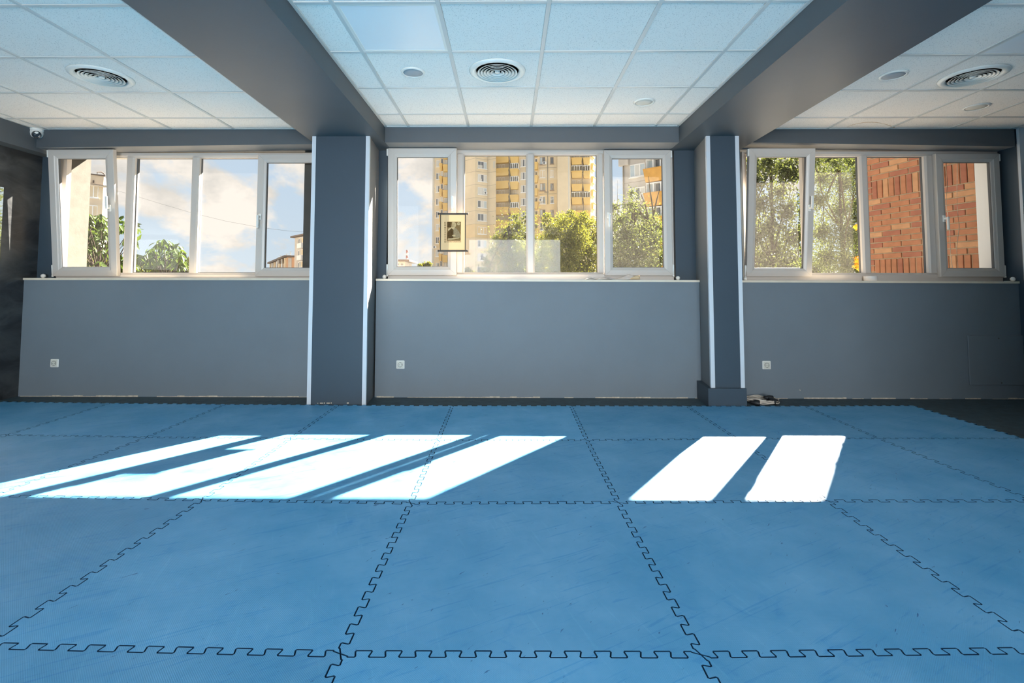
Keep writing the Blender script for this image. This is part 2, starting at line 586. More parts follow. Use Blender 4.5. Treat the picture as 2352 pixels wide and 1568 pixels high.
def slab(name, mb, m, **k):
    return obj(name, mb, m, parent=wall_front, **k)
def hexa(mb, p, mi=0):
    """p = bottom 4 then top 4 points, counter-clockwise"""
    return mb.add(p, [(0,3,2,1),(4,5,6,7),(0,1,5,4),(1,2,6,5),(2,3,7,6),(3,0,4,7)], mi)

# low walls (parapets), with sloped tops following the slightly uneven sills
PAR = []
for (pa, pb, xa, xb) in (((55,638),(700,638.5),-4.22,-1.28), ((862,640),(1606,643),-0.80,2.30), ((1712,643.5),(2347,646),2.58,5.36)):
    A, B = at(*pa, Y=PY), at(*pb, Y=PY)
    za, zb = A.z-0.004, B.z-0.004
    PAR.append((xa, xb, za, zb))
    mb = MB()
    hexa(mb, [(xa,PY,FZ),(xb,PY,FZ),(xb,WY,FZ),(xa,WY,FZ),(xa,PY,za-0.014),(xb,PY,zb-0.014),(xb,WY,zb-0.014),(xa,WY,za-0.014)])
    slab('parapet', mb, M['parapet'])
# ragged bare plaster edge along the foot of the low walls
k = 0
for xa, xb, za, zb in PAR:
    mb = MB(); x = xa+0.02; r0 = random.Random(int(xa*100))
    while x < xb-0.03:
        w = r0.uniform(0.03, 0.16)
        h = r0.choice((0.004, 0.006, 0.009, 0.012))
        if r0.random() < 0.8:
            mb.box(x, min(x+w, xb), PY-0.004, PY+0.001, FZ, FZ+h)
        x += w
    k += 1
    obj('trim_%d' % k, mb, M['cream'], kind='structure')

# headers over the windows
HDR = []
for (ya, pts, xa, xb, zt) in ((4.29, ((110,338.6),(717,330.8)), -4.10, -1.37, 2.56), (4.23, ((883,327),(1558,327)), -0.71, 2.09, 2.56), (4.315, ((1728,327),(2341,336.5)), 2.75, 5.31, 2.56)):
    A, B = at(*pts[0], Y=ya), at(*pts[1], Y=ya)
    sl = (B.z-A.z)/(B.x-A.x)
    z0 = A.z+sl*(xa-A.x); z1 = A.z+sl*(xb-A.x)
    mb = MB()
    hexa(mb, [(xa,ya,z0),(xb,ya,z1),(xb,WY+0.01,z1),(xa,WY+0.01,z0),(xa,ya,zt),(xb,ya,zt),(xb,WY+0.01,zt),(xa,WY+0.01,zt)])
    mb.m[0] = 1  # underside coloured lighter, standing in for light bounced up from the sill
    slab('header', mb, [M['beam'], M['reveal']])

# beams
BZ = 2.393
for name, x0, x1, z in (('beam', -1.378, -0.700, BZ), ('beam', 2.082, 2.768, BZ-0.004), ('beam', XL-0.02, -4.09, 2.333)):
    mb = MB(); mb.box(x0, x1, BACK_Y, WY+0.01, z, 2.70)
    obj(name, mb, M['beam'], kind='structure')

# pillars with pale corner guards
def guard(par, x, y, z0, z1, sx, wf=0.031, ws=0.022, t=0.004):
    mb = MB()
    a = x-sx*t; b = x+sx*wf
    mb.box(min(a,b), max(a,b), y-t, y, z0, z1)
    mb.box(min(x-sx*t, x), max(x-sx*t, x), y, y+ws, z0, z1)
    obj('corner_guard', mb, M['alu'], parent=par, label='pale aluminium corner guard')
CYF = 4.02
def xpix(a, b, Y):
    return (at(*a, Y=Y).x+at(*b, Y=Y).x)/2
xa = xpix((717.5,312),(705,927), CYF)+0.004; xb = xpix((850.6,312),(839.5,927), CYF)-0.004
mb = MB(); mb.prism([(xa,CYF),(xb,CYF),(-0.825,WY+0.005),(xa-0.0,WY+0.005)], FZ, BZ+0.002)
mb.m[3] = mb.m[5] = 1
pl = obj('pillar', mb, [M['navy'], M['reveal']], kind='structure')
guard(pl, xa, CYF, FZ, BZ, 1); guard(pl, xb, CYF, FZ, BZ, -1)
# chipped plaster along the foot of the left pillar
mb = MB()
for px0, px1, h in ((729,731,0.006),(735,742,0.008),(744,746,0.01),(750,758,0.009),(760,762,0.012),(797,801,0.012)):
    q0 = at(px0, 925, Y=CYF).x; q1 = at(px1, 925, Y=CYF).x
    mb.box(q0, q1, CYF-0.002, CYF+0.001, 0.0, h)
obj('plaster_chips', mb, M['cream'], parent=pl, label='chipped cream plaster at the foot')
xa = xpix((1622,312),(1632.4,890), CYF)+0.004; xb = xpix((1698.5,312),(1708.8,891), CYF)-0.004
PZ = at(1670, 892, Y=CYF-0.03).z
mb = MB(); mb.prism([(xa,CYF),(xb,CYF),(xb,WY+0.005),(2.32,WY+0.005)], FZ, BZ)
mb.m[3] = mb.m[5] = 1
pr = obj('pillar', mb, [M['navy'], M['reveal']], kind='structure')
guard(pr, xa, CYF, PZ, BZ, 1); guard(pr, xb, CYF, PZ, BZ, -1)
px0 = at(1627, 915, Y=CYF-0.03).x; px1 = at(1715.5, 915, Y=CYF-0.03).x
px2 = at(1601, 900, Y=PY).x
mb = MB(); mb.prism([(px0,CYF-0.03),(px1,CYF-0.03),(px1,PY),(px2,PY)], FZ, PZ)
obj('plinth', mb, M['navy'], parent=pr)
x3 = at(2340, 312, Y=4.29).x
mb = MB(); mb.box(x3+0.004, XR, 4.29, WY+0.005, FZ, CZ)
pq = obj('pillar', mb, M['navy'], kind='structure')
guard(pq, x3+0.004, 4.29, FZ, CZ, 1, wf=0.05)
# slanted grey jamb between right window and third pillar
mb = MB(); mb.prism([(5.345, WY+0.004), (x3+0.002, 4.30), (x3+0.03, 4.30), (x3+0.03, WY+0.004)], 1.10, 2.40)
obj('jamb', mb, M['reveal'], parent=pq)

# side and back walls
mb = MB(); mb.box(XL-0.2, XL, BACK_Y, WY+0.05, FZ, 2.7)
obj('wall_left', mb, M['trowel'], kind='structure', label='dark grey wall of trowelled textured plaster')
mb = MB(); mb.box(XR, XR+0.2, 0.9, WY+0.05, FZ, 2.7)
mb.box(3.05, 3.2, BACK_Y, 0.9, FZ, 2.7); mb.box(3.05, XR+0.2, 0.75, 0.9, FZ, 2.7)  # partition added out of view to darken the right bay
obj('wall_right_shade_partition', mb, M['beam'], kind='structure')
mb = MB()
wall_with_holes(mb, BACK_Y-0.2, BACK_Y, [(a, b, 0.42, 2.42) for a, b in BACK_WIN], XL, XR, FZ, 2.7, 0)
obj('wall_back', mb, M['white_wall'], kind='structure')

# ------------------------------------------------------------------ ceiling: slab, hanging rails, tiles
mb = MB(); mb.box(XL, XR, BACK_Y, WY+0.02, 2.62, 2.72)
mb.box(XL, XR, BACK_Y, 0.95, CZ, 2.63, 1)
ceiling = obj('ceiling', mb, [M['black'], M['white_wall']], kind='structure', label='suspended ceiling of square pitted tiles', origin=(0.8, 1.0, CZ))
BAYS = [
    dict(x=[-4.09, -3.973, -3.368, -2.768, -2.168, -1.575, -1.378], y=[4.29, 3.965, 3.369, 2.764, 2.159, 1.555, 0.95]),
    dict(x=[-0.70, -0.635, -0.474, 0.093, 0.687, 1.282, 1.858, 2.035, 2.082], y=[4.23, 3.878, 3.290, 2.706, 2.142, 1.55, 0.95]),
    dict(x=[2.768, 2.93, 3.520, 4.103, 4.685, 5.27, 5.95], y=[4.315, 3.990, 3.369, 2.775, 2.19, 1.57, 0.95]),
]
BAYS[1]['x'] = [-0.70, -0.474, 0.093, 0.687, 1.282, 1.858, 2.082]
PANEL_CELLS = {(1, 1, 3), (2, 2, 3)}
VENT_CELLS = {(0, 3, 2): None, (1, 2, 2): None, (2, 2, 2): None}
HOLE = {}
panel_sites = []
RW = 0.012
def tile_mesh(x0, x1, y0, y1, hole=None):
    mb = MB()
    z0, z1 = CZ+0.003, CZ+0.018
    e = 0.004
    if hole is None:
        v = [(x0,y0,z1),(x1,y0,z1),(x1,y1,z1),(x0,y1,z1),(x0,y0,z0+e),(x1,y0,z0+e),(x1,y1,z0+e),(x0,y1,z0+e),
             (x0+e,y0+e,z0),(x1-e,y0+e,z0),(x1-e,y1-e,z0),(x0+e,y1-e,z0)]
        mb.add(v, [(0,1,2,3),(11,10,9,8),(0,4,5,1),(1,5,6,2),(2,6,7,3),(3,7,4,0),(4,8,9,5),(5,9,10,6),(6,10,11,7),(7,11,8,4)])
    else:
        cx, cy, r = hole
        n = 24
        inn = [(cx+r*math.cos(2*math.pi*i/n), cy+r*math.sin(2*math.pi*i/n)) for i in range(n)]
        out = []
        for i in range(n):
            a = 2*math.pi*i/n; c, s = math.cos(a), math.sin(a)
            tx = ((x1-cx) if c > 0 else (x0-cx))/c if abs(c) > 1e-6 else 1e9
            ty = ((y1-cy) if s > 0 else (y0-cy))/s if abs(s) > 1e-6 else 1e9
            t = min(tx, ty); out.append((cx+c*t, cy+s*t))
        for (qx, qy) in ((x0,y0),(x1,y0),(x1,y1),(x0,y1)):     # snap the nearest ray to each corner
            j = min(range(n), key=lambda i: (out[i][0]-qx)**2+(out[i][1]-qy)**2)
            out[j] = (qx, qy)
        v = [(x,y,z0) for x,y in inn]+[(x,y,z0) for x,y in out]+[(x,y,z1) for x,y in inn]+[(x,y,z1) for x,y in out]
        f = []
        for i in range(n):
            j = (i+1) % n
            f += [(i,j,n+j,n+i), (2*n+i,3*n+i,3*n+j,2*n+j), (i,2*n+i,2*n+j,j), (n+i,n+j,3*n+j,3*n+i)]
        mb.add(v, f)
    return mb
for bi, B in enumerate(BAYS):
    xs, ys = B['x'], B['y']
    # rails
    for j, x in enumerate(xs):
        edge = j in (0, len(xs)-1)
        w = 0.012
        x0, x1 = (x-w, x+w) if not edge else ((x, x+0.022) if j == 0 else (x-0.022, x))
        mb = MB(); mb.bbox(x0, x1, 0.95, ys[0], CZ-0.003, CZ+0.03, 0.0012)
        obj('ceiling_rail', mb, M['grid'], parent=ceiling)
    for i, y in enumerate(ys[:-1]):
        y0, y1 = (y-0.012, y+0.012) if i else (y-0.022, y)
        for j in range(len(xs)-1):
            a = xs[j]+(0.012 if j else 0.022); b = xs[j+1]-(0.012 if j < len(xs)-2 else 0.022)
            mb = MB(); mb.bbox(a, b, y0, y1, CZ-0.002, CZ+0.028, 0.001)
            obj('ceiling_rail', mb, M['grid'], parent=ceiling)
    for i in range(len(ys)-1):
        for j in range(len(xs)-1):
            x0 = xs[j]+(0.010 if j else 0.02); x1 = xs[j+1]-(0.010 if j < len(xs)-2 else 0.02)
            y1 = ys[i]-(0.010 if i else 0.02); y0 = ys[i+1]+0.010
            if (bi, j, i) in PANEL_CELLS:
                panel_sites.append((bi, x0, x1, y0, y1)); continue
            hole = None
            if (bi, j, i) == (0, 3, 2): hole = (-2.472, 3.072, 0.165)
            if (bi, j, i) == (1, 2, 2): hole = (0.393, 3.002, 0.165)
            if (bi, j, i) == (2, 2, 2): hole = (3.815, 3.110, 0.165)
            obj('ceiling_tile', tile_mesh(x0, x1, y0, y1, hole), M['tile'], parent=ceiling)
# ------------------------------------------------------------------ jigsaw mats
def P2(px, py):
    q = at(px, py, Z=0.0); return (q.x, q.y)
CORN = {}
for i in range(-4, 5):
    for j in range(-2, 5):
        CORN[(i, j)] = (float(i), float(j))
meas = {(0,1):(782,1501),(1,1):(1610,1503),(-1,2):(464,1147.5),(0,2):(943,1155),(1,2):(1420,1153.5),(2,2):(1901,1150),
        (-3,3):(17.5,998.5),(-2,3):(337,1003.5),(-1,3):(667,1007),(0,3):(1006,1010.5),(1,3):(1348,1010.5),(2,3):(1692,1007),(3,3):(2018,1006.5),
        (-3,4):(253,925.5),(-2,4):(518,928),(-1,4):(777,930),(0,4):(1039,931.5),(1,4):(1311,931.5),(2,4):(1577,932),(3,4):(1848,932),(4,4):(2097,931),
        (-2,2):(-13,1138),(-1,1):(-35,1482),(2,1):(2400,1493),(4,3):(2350,1006.5),(3,2):(2375,1150),(-4,4):(-5,922)}
for k, q in meas.items(): CORN[k] = P2(*q)
def seam(a, b, n=12, d=0.0125, flip=1):
    """dovetail line from a to b"""
    a = np.array(a); b = np.array(b); u = b-a; ln = np.hypot(*u); u = u/ln
    nrm = np.array((-u[1], u[0]))*flip
    p = ln/n
    pts = []
    h = 0.298*p; c = 0.10*p; dc = 0.30*d
    for k in range(n):
        for (cx, s) in ((0.25, -1), (0.75, 1)):
            m = (k+cx)*p
            l, r = m-h, m+h
            if k == 0 and s < 0: l = 0.235*p
            if k == n-1 and s > 0: r = ln-0.235*p
            pts += [(l+0.02*p, s*(d-dc)), (l+c*0.5, s*d), (r-c*0.5, s*d), (r-0.02*p, s*(d-dc))]
    return [tuple(a+u*t+nrm*w) for t, w in pts]
SEAM = {}
for i in range(-4, 5):
    for j in range(-2, 5):
        if (i+1, j) in CORN: SEAM[('h', i, j)] = seam(CORN[(i,j)], CORN[(i+1,j)])
        if (i, j+1) in CORN: SEAM[('v', i, j)] = seam(CORN[(i,j)], CORN[(i,j+1)], flip=-1)
def inset(poly, g):
    p = np.array(poly); n = len(p)
    e0 = p-np.roll(p, 1, 0); e1 = np.roll(p, -1, 0)-p
    n0 = np.stack([-e0[:,1], e0[:,0]], 1); n1 = np.stack([-e1[:,1], e1[:,0]], 1)
    n0 /= np.linalg.norm(n0, axis=1)[:,None]; n1 /= np.linalg.norm(n1, axis=1)[:,None]
    m = n0+n1; d = 1+(n0*n1).sum(1)
    return p+m/np.maximum(d, 0.35)[:,None]*g
mats = empty('jigsaw_mat_floor', (0, 1, 0), 'floor of blue interlocking foam mats with jigsaw edges, scuffed and sunlit', 'mat')
for i in range(-4, 4):
    for j in range(-2, 4):
        poly = [CORN[(i,j)]]+SEAM[('h',i,j)]+[CORN[(i+1,j)]]+SEAM[('v',i+1,j)]+[CORN[(i+1,j+1)]]+SEAM[('h',i,j+1)][::-1]+[CORN[(i,j+1)]]+SEAM[('v',i,j)][::-1]
        a = inset(poly, 0.0008); b = inset(poly, 0.0024)
        n = len(a)
        vs = [(x,y,FZ+0.001) for x,y in a]+[(x,y,-0.0018) for x,y in a]+[(x,y,0.0) for x,y in b]
        fs = [tuple(2*n+k for k in range(n))]
        for k in range(n):
            l = (k+1) % n
            fs += [(k,l,n+l,n+k), (n+k,n+l,2*n+l,2*n+k)]
        mb = MB(); mb.add(vs, fs)
        mb.m = [0]+[1, 1]*n
        cx, cy = np.mean([CORN[(i,j)], CORN[(i+1,j+1)]], 0)
        obj('mat_tile', mb, [M['mat'], M['mat_edge']], parent=mats, origin=(cx, cy, FZ), fix=False)

# ------------------------------------------------------------------ windows
FPROF = [(0, 4.572), (0, 4.502), (0.55, 4.502), (0.85, 4.515), (1.0, 4.518), (1.0, 4.572)]
SPROF = [(0, 0.045), (0, 0.004), (0.04, 0.0), (0.66, 0.0), (0.74, 0.004), (0.93, 0.010), (1.0, 0.014), (1.0, 0.045)]
SILLW = [(PAR[0][0], PAR[0][1]), (PAR[1][0], PAR[1][1]), (PAR[2][0], PAR[2][1])]
def handle(par, x, z, up, yf=-0.004):
    """turn handle in the sash's own coordinates; up = +1 lever points up, -1 down"""
    mb = MB()
    mb.bbox(x-0.014, x+0.014, yf-0.010, yf+0.005, z-0.033, z+0.033, 0.004)
    mb.bbox(x-0.010, x+0.010, yf-0.042, yf-0.008, z-0.010, z+0.010, 0.003)
    s = up
    a, b = sorted((z-s*0.012, z+s*0.115))
    mb.bbox(x-0.011, x+0.011, yf-0.056, yf-0.036, a, b, 0.005)
    return mb
def make_window(num, x0, x1, z0, z1, mull, fixed, sashes, glass, label):
    w = empty('window_%d' % num, ((x0+x1)/2, 4.54, z0), label, kind='structure')
    mb = MB(); mb.ring(x0, x1, z0, z1, 0.046, FPROF)
    obj('window_frame', mb, M['white_pvc'], parent=w)
    for a, b in mull:
        mb = MB()
        c = 0.010
        mb.extr([(a,4.572,z0+0.044),(a,4.517,z0+0.044),(a+c*1.6,4.503,z0+0.044),(b-c*1.6,4.503,z0+0.044),(b,4.517,z0+0.044),(b,4.572,z0+0.044)], (0,0,0), (0,0,z1-z0-0.088))
        obj('mullion', mb, M['white_pvc'], parent=w)
    for k, (a, b, za, zb) in enumerate(fixed):
        mb = MB(); mb.ring(a-0.012, b+0.012, za-0.012, zb+0.012, 0.014, [(0,4.571),(0,4.545),(0.7,4.543),(1,4.546),(1,4.571)])
        obj('gasket', mb, M['gasket'], parent=w)
        mb = MB(); mb.add([(a-0.01,4.560,za-0.01),(b+0.01,4.560,za-0.01),(b+0.01,4.560,zb+0.01),(a-0.01,4.560,zb+0.01)], [(0,1,2,3)])
        obj('pane', mb, glass[k], parent=w)
    for (xo0, xo1, zo0, zo1, wd, tilt, hx, hz, up, hinge, gm) in sashes:
        org = Vector(((xo0+xo1)/2, 4.462, zo0))
        hw = (xo1-xo0)/2; ht = zo1-zo0
        mb = MB(); mb.ring(-hw, hw, 0, ht, wd, SPROF)
        me = recalc(mb.mesh('sash', M['white_pvc']))
        so = link('sash', me, org, w)
        if tilt:
            so.rotation_euler = (math.asin(tilt/ht), 0, 0)
            so['label'] = 'tilted-open white sash leaning into the room'
        def sub(name, mb, m, label=None, o=(0,0,0)):
            me2 = recalc(mb.mesh(name, m, o))
            c = bpy.data.objects.new(name, me2); COL.objects.link(c)
            c.parent = so; c.location = o
            if label: c['label'] = label
            return c
        mb = MB(); mb.ring(-hw+wd-0.004, hw-wd+0.004, wd-0.004, ht-wd+0.004, 0.007, [(0,0.044),(0,0.016),(1,0.018),(1,0.044)])
        sub('gasket', mb, M['gasket'])
        mb = MB(); a = hw-wd+0.003
        mb.add([(-a,0.03,wd-0.003),(a,0.03,wd-0.003),(a,0.03,ht-wd+0.003),(-a,0.03,ht-wd+0.003)], [(0,1,2,3)])
        sub('pane', mb, gm)
        sub('handle', handle(so, hx-org.x, hz-zo0, up), M['white_plastic'], 'white turn handle')
        # hinge covers on the outer stile
        hs = hinge
        mb = MB(); mb.lathe([(0,0.012),(0.009,0.012),(0.009,0.105),(0.006,0.112),(0,0.112)], (hs*(hw+0.008), 0.012, 0), 'Z', 10)
        mb.lathe([(0,-0.008),(0.010,-0.008),(0.010,0.010),(0,0.010)], (hs*(hw+0.008), 0.012, 0), 'Z', 10)
        sub('hinge', mb, M['white_plastic'])
        mb = MB(); mb.bbox(hs*(hw+0.006)-0.008, hs*(hw+0.006)+0.008, 0.002, 0.03, ht-0.075, ht-0.005, 0.003)
        sub('hinge', mb, M['white_plastic'])
    xa, xb, za, zb = PAR[num-1]
    mb = MB()
    hexa(mb, [(xa,PY-0.012,za-0.016),(xb,PY-0.012,zb-0.016),(xb,WY+0.004,zb-0.016),(xa,WY+0.004,za-0.016),
              (xa,PY-0.012,za+0.004),(xb,PY-0.012,zb+0.004),(xb,WY+0.004,zb+0.004),(xa,WY+0.004,za+0.004)])
    obj('window_sill', mb, M['sill'], parent=w)
    mb = MB(); mb.bbox(x0, x1, 4.508, 4.572, 1.08, z0+0.002, 0.002)
    obj('sill_profile', mb, M['white_pvc'], parent=w)
    mb = MB(); mb.box(x0-0.01, x1+0.01, 4.573, OY+0.03, 1.085, 1.118)  # unseen ledge, made bright cream to bounce warm sun onto the ceiling
    obj('outer_bounce_sill', mb, M['outer_bounce_sill'], parent=w)
    return w
ZB, ZT = 1.128, 2.395
G, GD = M['glass'], M['glass_dusty']
make_window(1, -4.032, -1.385, 1.122, 2.372, [(-3.375,-3.292),(-2.713,-2.637),(-2.048,-1.985)],
            [(-3.286,-2.713,1.172,2.327),(-2.637,-2.048,1.172,2.327)],
            [(-4.028,-3.385,1.132,2.372,0.088,0.120,-3.428,1.80,1,-1,G), (-2.022,-1.39,1.132,2.350,0.084,0,-1.985,1.72,-1,1,G)], [G,G],
            'white four-light window left of the pillars, showing cloudy sky')
make_window(2, -0.722, 2.105, 1.128, 2.398, [(-0.052,0.032),(0.651,0.733),(1.358,1.425)],
            [(0.032,0.651,1.175,2.352),(0.733,1.358,1.175,2.352)],
            [(-0.712,-0.036,1.140,2.392,0.088,0.062,-0.075,1.80,1,-1,G), (1.419,2.080,1.140,2.385,0.081,0,1.456,1.73,-1,1,glass_mat('dusty_glass_light', 0.016))], [G,G],
            'white four-light window between the pillars, showing a yellow tower')
w3 = make_window(3, 2.80, 5.322, 1.125, 2.378, [(3.398,3.462),(3.965,4.046),(4.606,4.690)],
            [(3.462,3.965,1.170,2.330),(4.046,4.606,1.170,2.330)],
            [(2.797,3.432,1.132,2.372,0.080,0.120,3.385,1.80,1,-1,GD), (4.678,5.300,1.132,2.345,0.084,0,4.728,1.70,-1,1,G)], [GD,G],
            'white four-light window right of the pillars, showing a brick wall')

mb = MB(); mb.box(OPEN[2][1]+0.09, OPEN[2][1]+0.117, 4.576, OY+0.015, 1.10, 2.43)  # white board added so the unlit outer reveal looks pale
obj('added_jamb_board', mb, M['white_wall'], parent=w3, label='pale board added over the unlit plaster of the right jamb')
# ------------------------------------------------------------------ things on the ceiling
def vent(x, y, label):
    t = empty('ceiling_vent', (x, y, CZ), label, 'vent', 'round air vents in the ceiling')
    mb = MB(); mb.lathe([(0.150,0.012),(0.152,-0.004),(0.162,-0.010),(0.176,-0.014),(0.186,-0.010),(0.196,-0.003),(0.199,0.0025),(0.150,0.0025)], (x,y,CZ), n=48, closed=True)
    obj('outer_rim', mb, M['white_plastic'], parent=t, origin=(x,y,CZ))
    for k, r in enumerate((0.138, 0.116, 0.094, 0.072, 0.048)):
        mb = MB(); h = -0.014
        mb.lathe([(r-0.020,h+0.0110),(r-0.003,h+0.0025),(r+0.001,h),(r+0.0022,h+0.0015),(r-0.001,h+0.0042),(r-0.019,h+0.0130)], (x,y,CZ), n=40, closed=True)
        obj('louvre_ring', mb, M['white_plastic'], parent=t, origin=(x,y,CZ))
    mb = MB(); mb.lathe([(0,-0.013),(0.010,-0.014),(0.019,-0.010),(0.017,0.02),(0,0.02)], (x,y,CZ), n=20)
    obj('centre_cap', mb, M['white_plastic'], parent=t, origin=(x,y,CZ))
    for a in (math.radians(35), math.radians(145)):
        mb = MB(); c, s = math.cos(a)*0.15, math.sin(a)*0.15
        mb.tube([(x-c,y-s,CZ+0.022),(x+c,y+s,CZ+0.022)], 0.003, 5)
        obj('spoke', mb, M['steel'], parent=t)
    mb = MB(); mb.lathe([(0.156,0.004),(0.156,0.07),(0,0.07)], (x,y,CZ), n=32)
    obj('duct', mb, M['black'], parent=t, origin=(x,y,CZ), label='black hollow of the duct')
    return t
vent(-2.472, 3.072, 'round white air vent in the ceiling left of the beams')
vent(0.393, 3.002, 'round white air vent in the middle ceiling between the beams')
vent(3.815, 3.110, 'round white air vent in the ceiling right of the beams')
M['mesh_grey'] = mat('grey_speaker_mesh', (0.36, 0.40, 0.44), 0.5, 0.4, bump=0.4, bscale=900)
M['disc_white'] = mat('white_speaker_mesh', (0.70, 0.68, 0.62), 0.55, 0.4, bump=0.3, bscale=900)
def speaker(x, y, m, r, label):
    t = empty('ceiling_speaker', (x, y, CZ), label, 'speaker', 'round speakers in the ceiling')
    mb = MB(); mb.lathe([(r*0.80,0.003),(r*0.80,-0.006),(r*0.86,-0.008),(r*0.97,-0.005),(r,0.003)], (x,y,CZ), n=36, closed=True)
    obj('rim', mb, M['white_plastic'], parent=t, origin=(x,y,CZ))
    mb = MB(); mb.lathe([(0,-0.006),(r*0.4,-0.0055),(r*0.80,-0.003),(r*0.81,0.003)], (x,y,CZ), n=36)
    obj('grille', mb, m, parent=t, origin=(x,y,CZ))
speaker(-0.205, 3.015, M['mesh_grey'], 0.085, 'round grey-meshed ceiling speaker beside the middle air vent')
speaker(3.228, 3.085, M['mesh_grey'], 0.088, 'round grey-meshed ceiling speaker beside the right-hand beam')
speaker(1.585, 3.600, M['disc_white'], 0.088, 'round white ceiling disc near the window between the beams')
speaker(4.410, 3.728, M['disc_white'], 0.090, 'round white ceiling disc above the window with the brick view')
M['diffuser'] = mat('white_led_diffuser', (0.86, 0.88, 0.90), 0.3, 0.5)
for bi, x0, x1, y0, y1 in panel_sites:
    t = empty('light_panel', ((x0+x1)/2, (y0+y1)/2, CZ), 'flat square unlit light panel in the ceiling ' + ('between the beams' if bi == 1 else 'right of the beams'), 'light', 'flat light panels in the ceiling')
    mb = MB(); w = 0.018
    for (a, b, c, d) in ((x0,x1,y0,y0+w),(x0,x1,y1-w,y1),(x0,x0+w,y0+w,y1-w),(x1-w,x1,y0+w,y1-w)):
        mb.bbox(a, b, c, d, CZ-0.001, CZ+0.02, 0.001)
    obj('frame', mb, M['white_plastic'], parent=t)
    mb = MB(); mb.box(x0+w, x1-w, y0+w, y1-w, CZ+0.0015, CZ+0.018)
    obj('diffuser', mb, M['diffuser'], parent=t)
# brown water stain ring printed on one tile of the right bay: a thin irregular film of dried deposit
M['stain'] = mat('brown_water_stain', (0.55, 0.36, 0.18), 0.9, 0.1, var=0.3, vscale=30)
mb = MB(); pts = []
for k in range(30):
    px = 1945+k*(2057-1945)/29
    u = k/29
    py = 294-13.5*math.sin(math.pi*min(1, u*0.97+0.03))**0.75+ (6*(u-0.75) if u > 0.75 else 0)
    q = at(px, py, Z=CZ+0.0025); pts.append((q.x, q.y, q.z))
mb.tube(pts, [0.0012+0.004*abs(math.sin(3*k)) for k in range(30)], 4)
for i, v in enumerate(mb.v): mb.v[i] = (v[0], v[1], CZ+0.0025+(v[2]-CZ-0.0025)*0.12)
obj('water_stain', mb, M['stain'], parent=ceiling, label='brown water stain ring on a tile')

# dome camera
q = at(89, 298, Z=CZ)
cxy = (q.x, q.y-0.02)
t = empty('security_camera', (cxy[0], cxy[1], CZ), 'small white dome security camera on the ceiling at the left corner', 'camera')
mb = MB(); mb.lathe([(0,0.002),(0.055,0.002),(0.058,-0.010),(0.054,-0.022),(0,-0.022)], (*cxy,CZ), n=28)
obj('base', mb, M['white_plastic'], parent=t, origin=(*cxy,CZ))
mb = MB(); mb.lathe([(0.054,-0.022),(0.055,-0.045),(0.048,-0.068),(0.034,-0.083),(0,-0.088)], (*cxy,CZ), n=28)
hb = obj('housing', mb, M['white_plastic'], parent=t, origin=(*cxy,CZ))
dv = (CC-Vector((cxy[0],cxy[1],CZ-0.05))); dv = Vector((dv.x*0.6, dv.y*0.6, -1.2)).normalized()
mb = MB(); mb.lathe([(0.036,-0.01),(0.036,0.010),(0.031,0.012),(0.029,0.008),(0.015,0.0105),(0,0.0115)], (0,0,0), n=24)
me = recalc(mb.mesh('lens', [M['lens']]))
le = bpy.data.objects.new('lens', me); COL.objects.link(le); le.parent = hb
le.location = Vector((0,0,-0.05))+dv*0.040
le.rotation_euler = dv.to_track_quat('Z', 'Y').to_euler(); le['label'] = 'dark round lens window'

# ------------------------------------------------------------------ wall things
def socket(px, py, label):
    q = at(px, py, Y=PY); x, z = q.x, q.z
    t = empty('wall_socket', (x, PY, z-0.04), label, 'socket', 'round-pin wall sockets under the windows')
    mb = MB(); mb.bbox(x-0.040, x+0.040, PY-0.010, PY, z-0.040, z+0.040, 0.005)
    obj('frame', mb, M['white_plastic'], parent=t)
    mb = MB(); mb.bbox(x-0.031, x+0.031, PY-0.0135, PY-0.008, z-0.031, z+0.031, 0.003)
    obj('cover', mb, M['socket_in'], parent=t)
    mb = MB(); mb.lathe([(0.0225,-0.0150),(0.0215,-0.0165),(0.0195,-0.0150),(0.0195,-0.0130),(0.0225,-0.0130)], (x,PY,z), 'Y', 24, closed=True)
    obj('socket_ring', mb, M['gasket'], parent=t)
    for dx, dz in ((-0.0095,0),(0.0095,0),(0,0.019),(0,-0.019)):
        mb = MB(); mb.lathe([(0,-0.0148),(0.0032,-0.0146),(0.0034,-0.013)], (x+dx,PY,z+dz), 'Y', 10)
        obj('pin_hole', mb, M['black'], parent=t)
M['socket_in'] = mat('ivory_plastic', (0.66, 0.65, 0.57), 0.3, 0.5)
socket(126.5, 833.5, 'ivory wall socket under the window left of the pillars')
socket(920, 837, 'ivory wall socket under the middle window between the pillars')
socket(1760, 838, 'ivory wall socket beside the black plug cord, right of the pillars')
# access panel on the right
A = at(2222, 770, Y=PY-0.012); B = at(2229, 884, Y=PY-0.012)
x0, x1, z0, z1 = (A.x+B.x)/2, 5.40, B.z, A.z
t = empty('access_panel', ((x0+x1)/2, PY, z0), 'flat grey access panel screwed low on the wall at the right', 'panel')
mb = MB(); mb.bbox(x0, x1, PY-0.014, PY, z0, z1, 0.003)
obj('cover', mb, M['parapet'], parent=t)
for px, py in ((2294, 777), (2301, 879)):
    q = at(px, py, Y=PY-0.014)
    mb = MB(); mb.lathe([(0,-0.003),(0.006,-0.002),(0.008,0.001)], (q.x,PY-0.014,q.z), 'Y', 10)
    obj('screw', mb, M['gasket'], parent=t)
